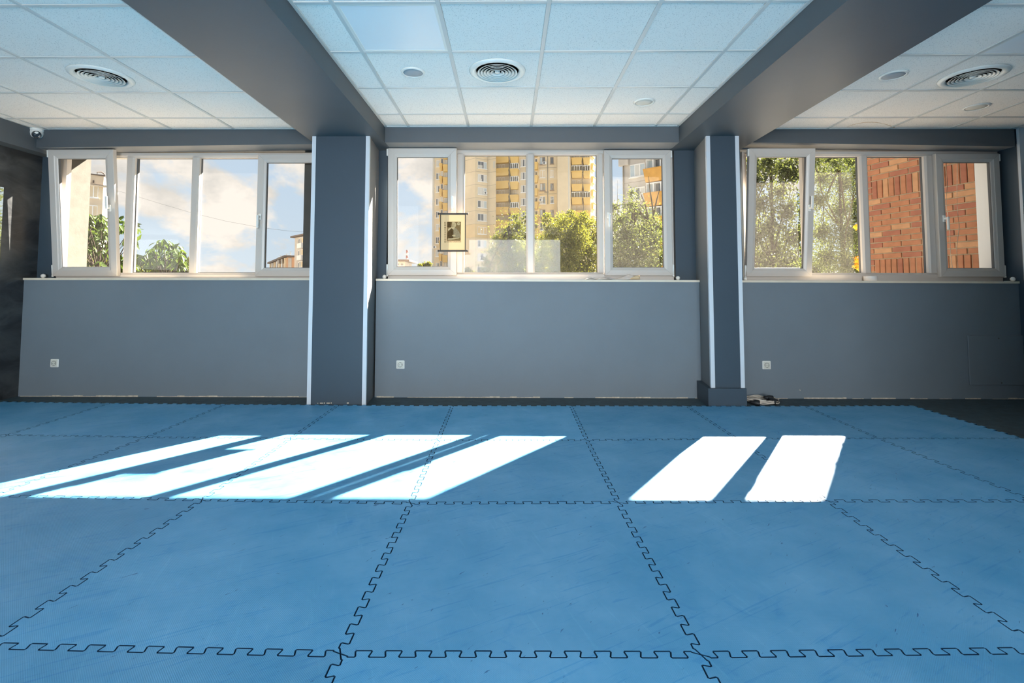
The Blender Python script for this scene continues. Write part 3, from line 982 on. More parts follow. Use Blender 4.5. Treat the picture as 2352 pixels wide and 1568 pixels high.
# flakes of chipped paint
for px, py in ((1837,896),):
    q = at(px, py, Y=PY)
    mb = MB(); mb.add([(q.x-0.007,PY-0.001,q.z+0.003),(q.x+0.006,PY-0.001,q.z-0.005),(q.x+0.008,PY-0.001,q.z+0.002),(q.x-0.004,PY-0.001,q.z+0.007),
                       (q.x-0.007,PY,q.z+0.003),(q.x+0.006,PY,q.z-0.005),(q.x+0.008,PY,q.z+0.002),(q.x-0.004,PY,q.z+0.007)], [(0,1,2,3),(0,4,5,1),(1,5,6,2),(2,6,7,3),(3,7,4,0)])
    obj('paint_chip', mb, M['cream'], parent=wall_front)
# mirror on the left wall
t = empty('wall_mirror', (XL, 3.3, 1.26), 'frameless mirror on the dark left wall at the picture edge', 'mirror')
M['mirror'] = mat('mirror_glass', (0.9, 0.92, 0.9), 0.02, 0.5, metal=1.0)
mb = MB(); mb.bbox(XL, XL+0.006, 2.5, 4.125, 1.255, 1.95, 0.002)
obj('mirror_glass', mb, M['mirror'], parent=t)

# ------------------------------------------------------------------ coiled cord with plugs behind the right pillar
t = empty('extension_cord', (2.85, 4.20, FZ), 'coiled pale extension cord with black plug ends beside the pillar foot', 'cord')
M['cord'] = mat('pale_cord_sheath', (0.62, 0.55, 0.47), 0.5, 0.4)
rc = random.Random(3)
pts = []
for k in range(150):
    a = 2*math.pi*k/26
    R = 1+0.10*math.sin(k*0.37)
    pts.append((2.79+0.135*R*math.cos(a), 4.205+0.105*R*math.sin(a), FZ+0.008+0.034*(k/150)+0.004*math.sin(k*1.3)))
mb = MB(); mb.tube(pts, 0.0048, 6)
obj('cable', mb, M['cord'], parent=t)
def plug(px, py, Y, ang, tilt, label):
    q = at(px, py, Y=Y)
    mb = MB()
    mb.lathe([(0,-0.052),(0.011,-0.052),(0.014,-0.030),(0.021,-0.018),(0.0255,-0.005),(0.027,0.022),(0.0255,0.026),(0.021,0.026),(0.021,0.020),(0,0.020)], (0,0,0), 'X', 20)
    me = recalc(mb.mesh('plug', M['rubber']))
    o = link('plug', me, q, t); o.rotation_euler = (0, tilt, ang)
    tag(o, label)
plug(1737, 925, 4.10, -0.35, 0.12, 'black round plug end')
plug(1768, 914, 4.17, -0.2, 0.15, 'black round socket end')
plug(1778, 921, 4.12, -0.9, 0.3, 'black round plug end')

# ------------------------------------------------------------------ scroll hanging from the middle window handle
SY = 4.345
sa, sb = at(1012, 492, Y=SY), at(1068.5, 575, Y=SY)
sx0, sx1, sz1, sz0 = sa.x, sb.x, sa.z, sb.z
t = empty('hanging_scroll', ((sx0+sx1)/2, SY, sz0), 'small paper scroll with a portrait print hanging on the window handle', 'scroll')
def paper_mat(name, col):
    m = bpy.data.materials.new(name); m.use_nodes = True
    nt = m.node_tree; nt.nodes.clear()
    out = N(nt, 'ShaderNodeOutputMaterial')
    d = N(nt, 'ShaderNodeBsdfDiffuse'); d.inputs['Color'].default_value = (*col, 1)
    tr = N(nt, 'ShaderNodeBsdfTranslucent'); tr.inputs['Color'].default_value = (*col, 1)
    x = N(nt, 'ShaderNodeMixShader', i_0=0.05)
    L(nt, d, 'BSDF', x, 1); L(nt, tr, 'BSDF', x, 2); L(nt, x, 'Shader', out, 'Surface')
    return m
M['paper'] = paper_mat('scroll_paper', (0.78, 0.55, 0.30))
M['ink'] = mat('brown_ink', (0.07, 0.035, 0.012), 0.8, 0.1, col2=(0.15, 0.085, 0.03), vscale=60)
M['ink_mid'] = mat('faded_brown_ink', (0.21, 0.115, 0.04), 0.8, 0.1, col2=(0.36, 0.22, 0.09), vscale=90)
M['ink_light'] = mat('pale_print', (0.66, 0.46, 0.23), 0.8, 0.1)
M['rod'] = mat('dark_scroll_rod', (0.045, 0.035, 0.03), 0.4, 0.5)
M['edge'] = mat('dark_scroll_border', (0.06, 0.045, 0.03), 0.6, 0.3)
mb = MB(); nz_ = 14; vs = []; fs = []
for k in range(nz_+1):
    z = sz1+(sz0-sz1)*k/nz_
    for i in range(7):
        x = sx0+(sx1-sx0)*i/6
        vs.append((x, SY+0.004*math.sin(math.pi*i/6)*math.sin(math.pi*k/nz_), z))
for k in range(nz_):
    for i in range(6): fs.append((k*7+i, k*7+i+1, (k+1)*7+i+1, (k+1)*7+i))
mb.add(vs, fs)
paper = obj('paper', mb, M['paper'], parent=t, fix=False)
for sx in (sx0, sx1):
    mb = MB(); mb.box(sx-0.004, sx+0.004, SY-0.0022, SY+0.0022, sz0, sz1)
    obj('border', mb, M['edge'], parent=t)
for z, nm in ((sz1+0.004, 'top'), (sz0-0.004, 'bottom')):
    mb = MB(); mb.lathe([(0,-0.145),(0.011,-0.145),(0.012,-0.138),(0.007,-0.133),(0.007,-0.128),(0.010,-0.124),(0.0085,-0.118),(0.0085,0.118),(0.010,0.124),(0.007,0.128),(0.007,0.133),(0.012,0.138),(0.011,0.145),(0,0.145)], ((sx0+sx1)/2, SY, z), 'X', 14)
    obj('roller', mb, M['rod'], parent=t, label='dark %s roller with turned ends' % nm)
def sp(px, py, d): 
    q = at(px, py, Y=SY-d); return (q.x, q.y, q.z)
def flat(name, pix, m, d, th=0.0006, label=None):
    mb = MB(); n = len(pix)
    a = [sp(x, y, d+th) for x, y in pix]; b = [sp(x, y, d) for x, y in pix]
    mb.add(a+b, [tuple(range(n)), tuple(range(2*n-1, n-1, -1))]+[(i,(i+1)%n,n+(i+1)%n,n+i) for i in range(n)])
    return obj(name, mb, m, parent=paper, label=label)
sc = 120/1344.0
def zp(x, y): return (980+x*sc, 460+y*sc)
flat('print', [zp(*p) for p in ((526,550),(882,550),(874,1040),(518,1040))], M['ink_mid'], 0.001, label='brown photographic print of a seated man in a robe')
flat('print', [zp(*p) for p in ((528,556),(640,556),(640,640),(620,690),(530,690))], M['ink'], 0.0018)
def ell(cx, cy, rx, ry, n=18, a0=0): return [zp(cx+rx*math.cos(a0+2*math.pi*k/n), cy+ry*math.sin(a0+2*math.pi*k/n)) for k in range(n)]
flat('print', [zp(*p) for p in ((530,830),(580,770),(640,710),(690,745),(690,940),(655,985),(560,960),(520,1020))], M['ink'], 0.0018)
flat('print', [zp(*p) for p in ((690,745),(720,700),(760,720),(830,800),(868,900),(868,960),(760,960),(690,940))], mat('print_mid_tone', (0.30,0.20,0.10), 0.8, 0.1, col2=(0.46,0.34,0.19), vscale=110), 0.0018)
flat('print', [zp(*p) for p in ((620,700),(690,755),(735,680),(700,660),(660,665))], M['ink_light'], 0.0022)
flat('print', ell(692, 628, 66, 72), M['ink_light'], 0.0026)
flat('print', [zp(*p) for p in ((632,600),(650,570),(655,640),(672,690),(650,672),(634,640))], M['ink_mid'], 0.0034)
for (x, y, w) in ((672,612,14),(716,612,14),(694,664,20)):
    flat('print', [zp(x-w,y-4),zp(x+w,y-4),zp(x+w,y+4),zp(x-w,y+4)], M['ink_mid'], 0.0034)
flat('print', [zp(692,615),zp(702,640),zp(686,640)], M['ink_mid'], 0.0034)
flat('print', ell(822, 600, 40, 38), M['ink_light'], 0.0022, label='pale round emblem in the print corner')
flat('print', [zp(800,594),zp(846,594),zp(846,606),zp(800,606)], M['ink_mid'], 0.0030)
flat('print', [zp(*p) for p in ((540,985),(690,970),(828,960),(830,975),(690,1005),(545,1012))], M['ink_light'], 0.0026)
flat('print', ell(700, 905, 44, 22), M['ink_light'], 0.0028)
flat('print', [zp(*p) for p in ((545,735),(610,700),(640,712),(560,790))], M['ink_light'], 0.0024)
def text(s, px, py, size, m, vertical=False, name='lettering', sxy=1.0):
    cu = bpy.data.curves.new(name, 'FONT')
    cu.body = s; cu.size = size; cu.extrude = 0.0003
    cu.align_x = 'CENTER'; cu.align_y = 'CENTER'
    o = bpy.data.objects.new(name, cu); COL.objects.link(o)
    dg = bpy.context.evaluated_depsgraph_get(); dg.update()
    me = bpy.data.meshes.new_from_object(o.evaluated_get(dg))
    bpy.data.objects.remove(o)
    me.materials.clear(); me.materials.append(m)
    q = at(px, py, Y=SY-0.0018)
    ob = link(name, me, q, paper)
    ob.rotation_euler = (math.radians(90), 0, 0)
    ob.scale = (sxy, 1, 1)
    return ob
lt = text('GICHIN FUNAKOSHI', *zp(697,1066), 0.0152, M['ink'])
for k, ch in enumerate('\u8239\u8d8a\u7fa9\u73cd\u6d41\u7a7a\u624b\u5354\u4f1a'):
    text(ch, *zp(475, 582+k*61), 0.0195, M['ink'], name='character')
mb = MB()
hq = at(1042, 470, Y=4.40)
for x in (sx0+0.03, sx1-0.03):
    mb.tube([(x, SY, sz1+0.012), (hq.x, 4.40, hq.z-0.03)], 0.0012, 4)
obj('hanging_string', mb, M['cord'], parent=t)

# ------------------------------------------------------------------ cloth, knobs and roll on the sills
za = PAR[1][2]+(PAR[1][3]-PAR[1][2])*0.7
M['cloth'] = mat('white_textured_cotton', (0.74, 0.69, 0.64), 0.9, 0.1, bump=0.6, bscale=500)
M['cloth_in'] = mat('tan_leather_lining', (0.62, 0.46, 0.28), 0.8, 0.2, bump=0.4, bscale=300)
cz = za+0.0065
prof = [(1345,0.004),(1349,0.012),(1354,0.020),(1359,0.021),(1365,0.012),(1370,0.006),(1378,0.014),(1387,0.018),(1391,0.024),(1395,0.028),(1400,0.022),(1408,0.008),(1416,0.010),(1424,0.018),(1432,0.028),(1438,0.044),(1444,0.056),(1448,0.050),(1453,0.036),(1458,0.030),(1464,0.034),(1469,0.033)]
mb = MB(); vs = []; fs = []; nd = 7
for i, (px, h) in enumerate(prof):
    x = at(px, 635, Y=4.43).x
    for j in range(nd):
        u = j/(nd-1)
        y = 4.378+0.085*u+0.008*math.sin(i*1.1)*(1-u)
        arch = 1.0 if px < 1368 else (0.55 if 1384 < px < 1406 else 0.0)
        k = (arch+(1-arch)*min(1.0, 0.05+1.25*u+0.12*math.sin(i*1.7+u*4)))*(0.94+0.10*math.cos(i*0.9+u*3))
        vs.append((x+0.006*math.sin(u*5+i), y, cz+max(0.002, h*k)))
n1 = len(prof)
for i in range(n1-1):
    for j in range(nd-1): fs.append((i*nd+j, (i+1)*nd+j, (i+1)*nd+j+1, i*nd+j+1))
lo = [(x, y, max(cz, z-0.005)) for x, y, z in vs]
N0 = len(vs)
fs += [tuple(N0+q for q in f[::-1]) for f in fs]
ed = [i*nd for i in range(n1)]+[(n1-1)*nd+j for j in range(1, nd)]+[i*nd+nd-1 for i in range(n1-2, -1, -1)]+[j for j in range(nd-2, 0, -1)]
for a, b in zip(ed, ed[1:]+ed[:1]): fs.append((a, N0+a, N0+b, b))
mb.add(vs+lo, fs, 0, True)
t = empty('crumpled_cloth', (at(1410,638,Y=4.43).x, 4.42, cz), 'crumpled white cloth strip lying on the middle window sill', 'cloth')
obj('cloth', mb, M['cloth'], parent=t)
mb = MB(); xs0, xs1 = at(1447,636,Y=4.375).x, at(1469.5,636,Y=4.375).x
vs = []
for i in range(6):
    u = i/5; x = xs0+(xs1-xs0)*u
    h = 0.008+0.030*min(1, u*1.6)
    vs += [(x, 4.372+0.004*math.sin(4*u), cz), (x, 4.378+0.006*math.sin(4*u), cz+h)]
vs2 = [(x, y+0.003, z) for x, y, z in vs]
fs = []
for i in range(5):
    a = 2*i
    fs += [(a,a+2,a+3,a+1), (12+a,12+a+1,12+a+3,12+a+2), (a+1,a+3,12+a+3,12+a+1), (a,12+a,12+a+2,a+2)]
fs += [(0,1,13,12),(10,22,23,11)]
mb.add(vs+vs2, fs, 0, True)
obj('folded_end', mb, M['cloth_in'], parent=t, label='folded end showing tan lining')

def ball(px, py, Y, r, label):
    q = at(px, py, Y=Y)
    i = 0 if px < 720 else (1 if px < 1650 else 2)
    xa, xb, z0, z1 = PAR[i]
    zt = z0+(z1-z0)*(q.x-xa)/(xb-xa)+0.004
    t = empty('blind_cord_ball', (q.x, Y, zt), label, 'ball', 'small white cord balls on the window sills')
    mb = MB(); mb.ball((q.x, Y, zt+r), r, 16)
    obj('ball', mb, M['white_plastic'], parent=t)
    mb = MB(); mb.lathe([(0,0),(0.004,0.0),(0.0045,0.003),(0.002,0.005),(0,0.005)], (q.x, Y, zt+2*r-0.002), n=10)
    obj('cord_hole', mb, M['gasket'], parent=t)
ball(99.5, 631, 4.44, 0.021, 'small white ball on the sill at the left wall corner')
ball(883, 631, 4.43, 0.020, 'small white ball on the sill beside the left pillar')
ball(1557, 635, 4.43, 0.020, 'small white ball on the sill at the cloth window, right end')
ball(1712, 633, 4.40, 0.017, 'small white ball on the sill just right of the right pillar')
ball(2326, 637, 4.385, 0.021, 'small white ball with a wire on the far right sill')
q = at(2340, 641, Y=4.40)
mb = MB(); mb.tube([(q.x-0.12, 4.42, PAR[2][3]+0.0065), (q.x-0.04, 4.42, PAR[2][3]+0.0065), (q.x+0.0, 4.42, PAR[2][3]+0.022), (q.x+0.04, 4.41, PAR[2][3]+0.012), (q.x+0.10, 4.41, PAR[2][3]+0.0065)], 0.0025, 6)
tag(obj('thin_wire', mb, M['white_plastic']), 'thin white wire lying on the far right end of the sill', 'wire')
q = at(1999, 622, Y=4.44)
zt = PAR[2][2]+(PAR[2][3]-PAR[2][2])*0.45+0.004
t = empty('tape_roll', (q.x, 4.44, zt), 'wide white roll standing on the sill before the right window', 'roll')
mb = MB(); mb.lathe([(0.020,0),(0.055,0),(0.057,0.003),(0.057,0.044),(0.055,0.047),(0.020,0.047)], (q.x,4.44,zt), n=32, closed=True)
obj('roll', mb, M['cloth'], parent=t, origin=(q.x,4.44,zt))
mb = MB(); mb.lathe([(0.0175,0.001),(0.020,0.001),(0.020,0.046),(0.0175,0.046)], (q.x,4.44,zt), n=24, closed=True)
obj('core', mb, M['cord'], parent=t, origin=(q.x,4.44,zt))
# ------------------------------------------------------------------ outside: ground, street, buildings
GZ = -4.6
M['ground'] = mat('pale_street_paving', (0.20, 0.19, 0.17), 0.9, 0.2, var=0.2, vscale=0.05)
mb = MB(); mb.box(-700, 700, OY+0.001, 900, GZ-0.5, GZ)
obj('ground', mb, M['ground'], kind='structure', label='paved street level far below the windows')

M['yellow_wall'] = mat('cream_yellow_render', (0.70, 0.60, 0.43), 0.85, 0.2, var=0.07, vscale=0.35)
M['yellow_wall2'] = mat('warm_yellow_render', (0.72, 0.57, 0.34), 0.85, 0.2, var=0.06, vscale=0.4)
M['grey_wall'] = mat('grey_concrete_panel', (0.50, 0.47, 0.43), 0.85, 0.2, var=0.12, vscale=0.5)
M['balc'] = mat('mustard_balcony_panel', (0.68, 0.49, 0.20), 0.75, 0.2, var=0.06, vscale=0.6)
M['balc_orange'] = mat('orange_balcony_panel', (0.62, 0.35, 0.10), 0.75, 0.2, var=0.12, vscale=0.8)
M['recess'] = mat('shaded_recess_wall', (0.66, 0.57, 0.42), 0.85, 0.2)
M['win_frame'] = mat('white_window_frame', (0.82, 0.82, 0.80), 0.6, 0.3)
M['win_frame_dark'] = mat('brown_window_frame', (0.36, 0.27, 0.20), 0.6, 0.3)
M['win_dark'] = mat('dark_far_glass', (0.16, 0.17, 0.18), 0.15, 0.6)
M['win_curt'] = mat('curtained_far_glass', (0.62, 0.62, 0.58), 0.4, 0.4)
M['win_blue'] = mat('pale_far_glass', (0.50, 0.58, 0.62), 0.15, 0.6)
M['joint'] = mat('dark_panel_joint', (0.30, 0.27, 0.22), 0.9, 0.1)
M['patch'] = mat('grey_repair_patch', (0.60, 0.58, 0.52), 0.9, 0.1)
M['beige'] = mat('beige_render', (0.66, 0.56, 0.43), 0.85, 0.2, var=0.06, vscale=0.5)
M['roof'] = mat('dark_roof_edge', (0.16, 0.13, 0.11), 0.8, 0.2)
ro = random.Random(5)

class Face:
    """vertical facade plane between two corner points; u along it (metres), z up, d outwards (towards the viewer)"""
    def __init__(s, a, b):
        s.a = Vector((a[0], a[1], 0)); e = Vector((b[0]-a[0], b[1]-a[1], 0)); s.ln = e.length; s.u = e.normalized()
        s.n = Vector((s.u.y, -s.u.x, 0))
        if s.n.dot(Vector((CC.x, CC.y, 0))-s.a) < 0: s.n = -s.n
    def p(s, u, z, d=0.0):
        q = s.a+s.u*u+s.n*d; return (q.x, q.y, z)
    def hit(s, px, py):
        d = ray(px, py); n = s.n
        t = (s.a-CC).dot(n)/d.dot(n) if False else ((s.a.x-CC.x)*n.x+(s.a.y-CC.y)*n.y)/(d.x*n.x+d.y*n.y)
        q = CC+d*t
        return ((q-s.a).dot(s.u), q.z)
    def box(s, mb, u0, u1, z0, z1, d0, d1, mi=0):
        return hexa(mb, [s.p(u0,z0,d1), s.p(u1,z0,d1), s.p(u1,z0,d0), s.p(u0,z0,d0), s.p(u0,z1,d1), s.p(u1,z1,d1), s.p(u1,z1,d0), s.p(u0,z1,d0)], mi)
def far_window(par, F, u0, u1, z0, z1, lights=3, frame='win_frame', glass=None, d=0.06, bar=0.09):
    fr = MB(); w = bar
    F.box(fr, u0, u1, z0, z0+w, -0.05, d); F.box(fr, u0, u1, z1-w, z1, -0.05, d)
    F.box(fr, u0-0.12, u1+0.12, z0-0.12, z0, -0.05, d+0.12)
    ws = (u1-u0)/lights
    for k in range(lights+1):
        c = u0+k*ws
        F.box(fr, max(u0, c-w/2), min(u1, c+w/2), z0, z1, -0.05, d+0.01)
    f = obj('window', fr, M[frame], parent=par)
    for k in range(lights):
        pm = MB()
        F.box(pm, u0+k*ws+w/2, u0+(k+1)*ws-w/2, z0+w, z1-w, -0.05, 0.012)
        g = glass[k % len(glass)] if glass else ro.choice(('win_dark','win_curt','win_curt','win_blue','win_dark'))
        obj('pane', pm, M[g], parent=f)
    return f
def balcony(par, F, u0, u1, z0, z1, out=1.2, lean=0.3, m='balc'):
    mb = MB()
    mb.add([F.p(u0+0.15,z0,-0.1), F.p(u1-0.15,z0,-0.1), F.p(u1-0.15,z0,out-lean), F.p(u0+0.15,z0,out-lean), F.p(u0,z1,-0.1), F.p(u1,z1,-0.1), F.p(u1,z1,out), F.p(u0,z1,out)],
           [(0,1,2,3),(0,3,7,4),(3,2,6,7),(2,1,5,6),(0,4,5,1)])
    # rim on top, leaving the balcony open
    t = 0.12
    F.box(mb, u0, u1, z1-0.05, z1+0.06, out-t, out+0.03)
    F.box(mb, u0, u0+t, z1-0.05, z1+0.06, -0.1, out-t); F.box(mb, u1-t, u1, z1-0.05, z1+0.06, -0.1, out-t)
    return obj('balcony', mb, M[m], parent=par)
def aircon(par, F, u, z):
    mb = MB(); F.box(mb, u-0.42, u+0.42, z-0.28, z+0.28, 0.02, 0.36)
    o = obj('air_conditioner', mb, M['win_frame'], parent=par)
    fm = MB(); c = F.p(u-0.08, z, 0.37); n = 14
    vs = [c]+[tuple(Vector(c)+F.u*0.22*math.cos(2*math.pi*k/n)+Vector((0,0,0.22*math.sin(2*math.pi*k/n)))) for k in range(n)]
    vb = [tuple(Vector(v)-F.n*0.02) for v in vs]
    fm.add(vs+vb, [(0,1+k,1+(k+1)%n) for k in range(n)]+[(1+k,n+2+k,n+2+(k+1)%n,1+(k+1)%n) for k in range(n)])
    obj('fan', fm, M['win_dark'], parent=o)

# --- the yellow tower
def gp(px, Y): 
    q = at(px, 500, Y=Y); return (q.x, q.y)
fp = [(993,114),(1059,113.2),(1061,106.5),(1091,103.5),(1119,105.2),(1139,103.8),(1139.6,106.2),(1196,105.0),(1211,104.6),(1229,104.4),(1279,103.6),(1281,101.8),(1309,101.0),(1312.5,104.2),(1357,103.6),(1366,107)]
pts = [gp(*q) for q in fp]
TOP = 40.0
tower = empty('apartment_tower', (pts[5][0], pts[5][1], GZ), 'tall yellow apartment tower with stacked mustard balconies beyond the trees', 'building')
body = MB()
poly = pts+[gp(1366,128), gp(993,128)]
body.prism(poly, GZ, TOP)
obj('wall', body, M['yellow_wall'], parent=tower)
FACES = [Face(pts[i], pts[i+1]) for i in range(len(pts)-1)]
FL = 2.772
def zrow(py, Y=104.5): return at(1160, py, Y=Y).z
zf0 = zrow(568)                       # sill level of a reference floor
floors = range(-3, 11)
# windows of the recessed stair face between 1091 and 1119 plus joints of the panels
F3 = FACES[3]
ua, ub = F3.hit(1097, 500)[0], F3.hit(1117.5, 500)[0]
for k in floors:
    z = zf0+k*FL
    far_window(tower, F3, ua, ub, z, z+1.52, 3)
    for Fx in (FACES[2], FACES[3], FACES[4]):
        mb = MB(); Fx.box(mb, 0.0, Fx.ln, z-0.75, z-0.71, -0.03, 0.015)
        obj('panel_joint', mb, M['joint'], parent=tower)
for k in (1, ):
    pass
# darker yellow band of one floor, and grey repair patches
zb = zrow(516)
for Fx in (FACES[2], FACES[3], FACES[4]):
    mb = MB(); Fx.box(mb, 0, Fx.ln, zf0+1*FL-0.74, zf0+2*FL-0.74, -0.05, 0.02)
    obj('colour_band', mb, M['yellow_wall2'], parent=tower)
for px, py, w, h in ((1103,382,1.1,0.6),(1135,378,0.5,1.4),(1104,413,0.5,0.5),(1106,552,0.7,0.4)):
    Fx = F3 if px < 1120 else FACES[4]
    u, z = Fx.hit(px, py)
    mb = MB(); Fx.box(mb, u-w/2, u+w/2, z-h/2, z+h/2, -0.05, 0.025)
    obj('repair_patch', mb, M['patch'], parent=tower)
u, z = F3.hit(1113.5, 443.5); aircon(tower, F3, u, z)
# balcony stack 1139..1196 (two bays) and window column 1193..1210
F6 = FACES[6]
b0, b1, b2, b3 = [F6.hit(x, 500)[0] for x in (1139.5, 1171.5, 1173.5, 1192.5)]
zbal = zrow(371)
for k in range(-7, 3):
    z = zbal+k*FL
    balcony(tower, F6, b0, b1, z-0.10, z+1.42)
    balcony(tower, F6, b2, b3, z-0.34, z+1.18)
    # recess behind: dark loggia wall with a window and door, or closed white glazing
    mb = MB(); F6.box(mb, b0, b3, z+1.38, z+2.66, -0.05, 0.03)
    obj('loggia_wall', mb, M['recess'], parent=tower)
    far_window(tower, F6, b0+0.1, b0+1.15, z+1.5, z+2.5, 2, glass=('win_dark','win_curt'))
    far_window(tower, F6, b0+1.3, b0+1.9, z+1.2, z+2.5, 1, glass=('win_dark',))
    if k in (-2, -1, -4, -5):
        far_window(tower, F6, b2+0.1, b3, z+1.25, z+2.42, 4, glass=('win_curt','win_curt','win_blue'), d=1.05)
    else:
        far_window(tower, F6, b2+0.5, b2+1.1, z+1.2, z+2.4, 1, glass=('win_dark',))
    mb = MB(); F6.box(mb, b1+0.02, b2-0.02, z-0.4, z+2.4, -0.05, 1.1)
    obj('divider', mb, M['joint' if k % 2 else 'recess'], parent=tower)
mb = MB()
zz = [zbal-18+0.7*i for i in range(40)]
um = (b1+b2)/2
mb.tube([F6.p(um+0.12*math.sin(i*1.57), z, 1.28) for i, z in enumerate(zz)], 0.07, 5)
obj('drainpipe', mb, M['joint'], parent=tower)
F7 = FACES[7]
w0, w1 = F6.hit(1194.5, 500)[0], F7.hit(1210, 500)[0]
for k in floors:
    z = zrow(532)+k*FL
    Fx = F7
    far_window(tower, Fx, Fx.hit(1196.2,500)[0], Fx.hit(1210.0,500)[0], z, z+1.55, 3, glass=('win_curt','win_dark','win_curt'))
# flat facade 1228..1279: balcony edge, two window columns, pipes
F9 = FACES[9]
for k in floors:
    z = zrow(468.5)+(k-3)*FL
    far_window(tower, F9, F9.hit(1240.5,500)[0], F9.hit(1252.5,500)[0], z-0.05, z+1.55, 2, frame='win_frame' if k % 2 else 'win_frame_dark')
    far_window(tower, F9, F9.hit(1264.5,500)[0], F9.hit(1272.0,500)[0], z, z+1.45, 2 if k % 3 else 1, frame='win_frame' if k % 2 else 'win_frame_dark')
    balcony(tower, F9, F9.hit(1226.5,500)[0], F9.hit(1237,500)[0], z+0.35-FL*0.55, z+1.75-FL*0.55, 1.4, 0.35)
    far_window(tower, F9, F9.hit(1229.5,500)[0], F9.hit(1234.5,500)[0], z+0.35, z+1.3, 1, glass=('win_dark',))
    if k in (2, 4, 6):
        mb = MB(); F9.box(mb, F9.hit(1239,500)[0], F9.hit(1279,500)[0], z-0.80, z-0.72, -0.05, 0.03)
        obj('panel_joint', mb, M['joint'], parent=tower)
mb = MB(); F9.box(mb, F9.hit(1257.6,500)[0], F9.hit(1259.2,500)[0], zrow(470), TOP, 0, 0.12)
obj('drainpipe', mb, M['joint'], parent=tower)
mb = MB(); F9.box(mb, F9.hit(1250.5,500)[0], F9.hit(1260.2,500)[0], zrow(443.2), zrow(441.5), 0, 0.12)
obj('drainpipe', mb, M['joint'], parent=tower)
for px, py in ((1251, 375), (1242.5, 459.5)):
    u, z = F9.hit(px, py); aircon(tower, F9, u, z)
mb = MB(); F9.box(mb, F9.hit(1238,500)[0], F9.hit(1279,500)[0], zrow(414), zrow(386), -0.05, 0.02)
obj('colour_band', mb, M['yellow_wall'], parent=tower)
mb = MB(); F9.box(mb, 0, F9.ln, zrow(470)-12, zrow(386), -0.05, 0.012)
obj('colour_band', mb, M['yellow_wall2'], parent=tower)
# grey edge strip of the pier, balcony stack 1312..1357
F12 = FACES[12]; F11 = FACES[11]
mb = MB(); F11.box(mb, F11.hit(1305.5,500)[0], F11.ln, GZ, TOP, -0.05, 0.03)
obj('grey_strip', mb, M['patch'], parent=tower)
F13 = FACES[13]
g0, g1, g2, g3 = [F13.hit(x, 500)[0] for x in (1313, 1338.5, 1340, 1356.5)]
zg = zrow(380.5)
for k in range(-5, 3):
    z = zg+k*FL
    balcony(tower, F13, g0, g1, z-0.10, z+1.28); balcony(tower, F13, g2, g3, z-0.18, z+1.2)
    mb = MB(); F13.box(mb, g0, g3, z+1.2, z+2.66, -0.05, 0.03)
    obj('loggia_wall', mb, M['recess'], parent=tower)
    if k in (-1, -3, 0) or k > 0:
        far_window(tower, F13, g0+0.05, g1, z+1.32, z+2.5, 4, glass=('win_curt','win_blue','win_curt','win_curt'), d=1.0)
        far_window(tower, F13, g2, g3-0.1, z+1.25, z+2.45, 3, glass=('win_curt','win_dark','win_curt'), d=1.0)
    else:
        far_window(tower, F13, g0+0.1, g0+0.9, z+1.3, z+2.3, 2, glass=('win_dark',))
        far_window(tower, F13, g0+1.3, g0+1.75, z+1.2, z+2.3, 1, glass=('win_dark',))
mb = MB(); mb.tube([F13.p((g1+g2)/2+0.14*math.sin(i*1.3), zg-14+0.8*i, 1.26) for i in range(34)], 0.07, 5)
obj('drainpipe', mb, M['joint'], parent=tower)
F14 = FACES[14]
for k in range(-5, 3):
    z = zg+k*FL-0.9
    balcony(tower, F14, F14.hit(1358.5,500)[0], F14.hit(1364.5,500)[0], z, z+1.3, 0.5, 0.2)
# left wing 993..1059
F0 = FACES[0]
zl = at(1005, 383.5, Y=114).z
for k in range(-8, 3):
    z = zl+k*2.95
    far_window(tower, F0, F0.hit(1001.5,500)[0], F0.hit(1009,500)[0], z, z+1.5, 2)
    balcony(tower, F0, F0.hit(1010,500)[0], F0.hit(1017,500)[0], z-1.0, z+0.55, 1.0, 0.35)
    far_window(tower, F0, F0.hit(1012,500)[0], F0.hit(1017,500)[0], z+0.7, z+1.9, 1, glass=('win_curt' if k % 2 else 'win_dark',))
    balcony(tower, F0, F0.hit(1018.5,500)[0], F0.hit(1060,500)[0], z-1.35, z+0.2, 1.2, 0.3)
    far_window(tower, F0, F0.hit(1020,500)[0], F0.hit(1040,500)[0], z+0.3, z+1.6, 4, glass=('win_curt','win_curt','win_blue','win_dark'))
    if k in (-6, ):
        aircon(tower, F0, F0.hit(999.5,500)[0], z-0.8)
    mb = MB(); F0.box(mb, F0.hit(994.5,500)[0], F0.hit(998.5,500)[0], z+0.7, z+1.1, -0.05, 0.03)
    obj('repair_patch', mb, M['patch'], parent=tower)
mb = MB(); F0.box(mb, 0.0, 0.4, GZ, TOP, -0.05, 0.05)
obj('grey_strip', mb, M['patch'], parent=tower)

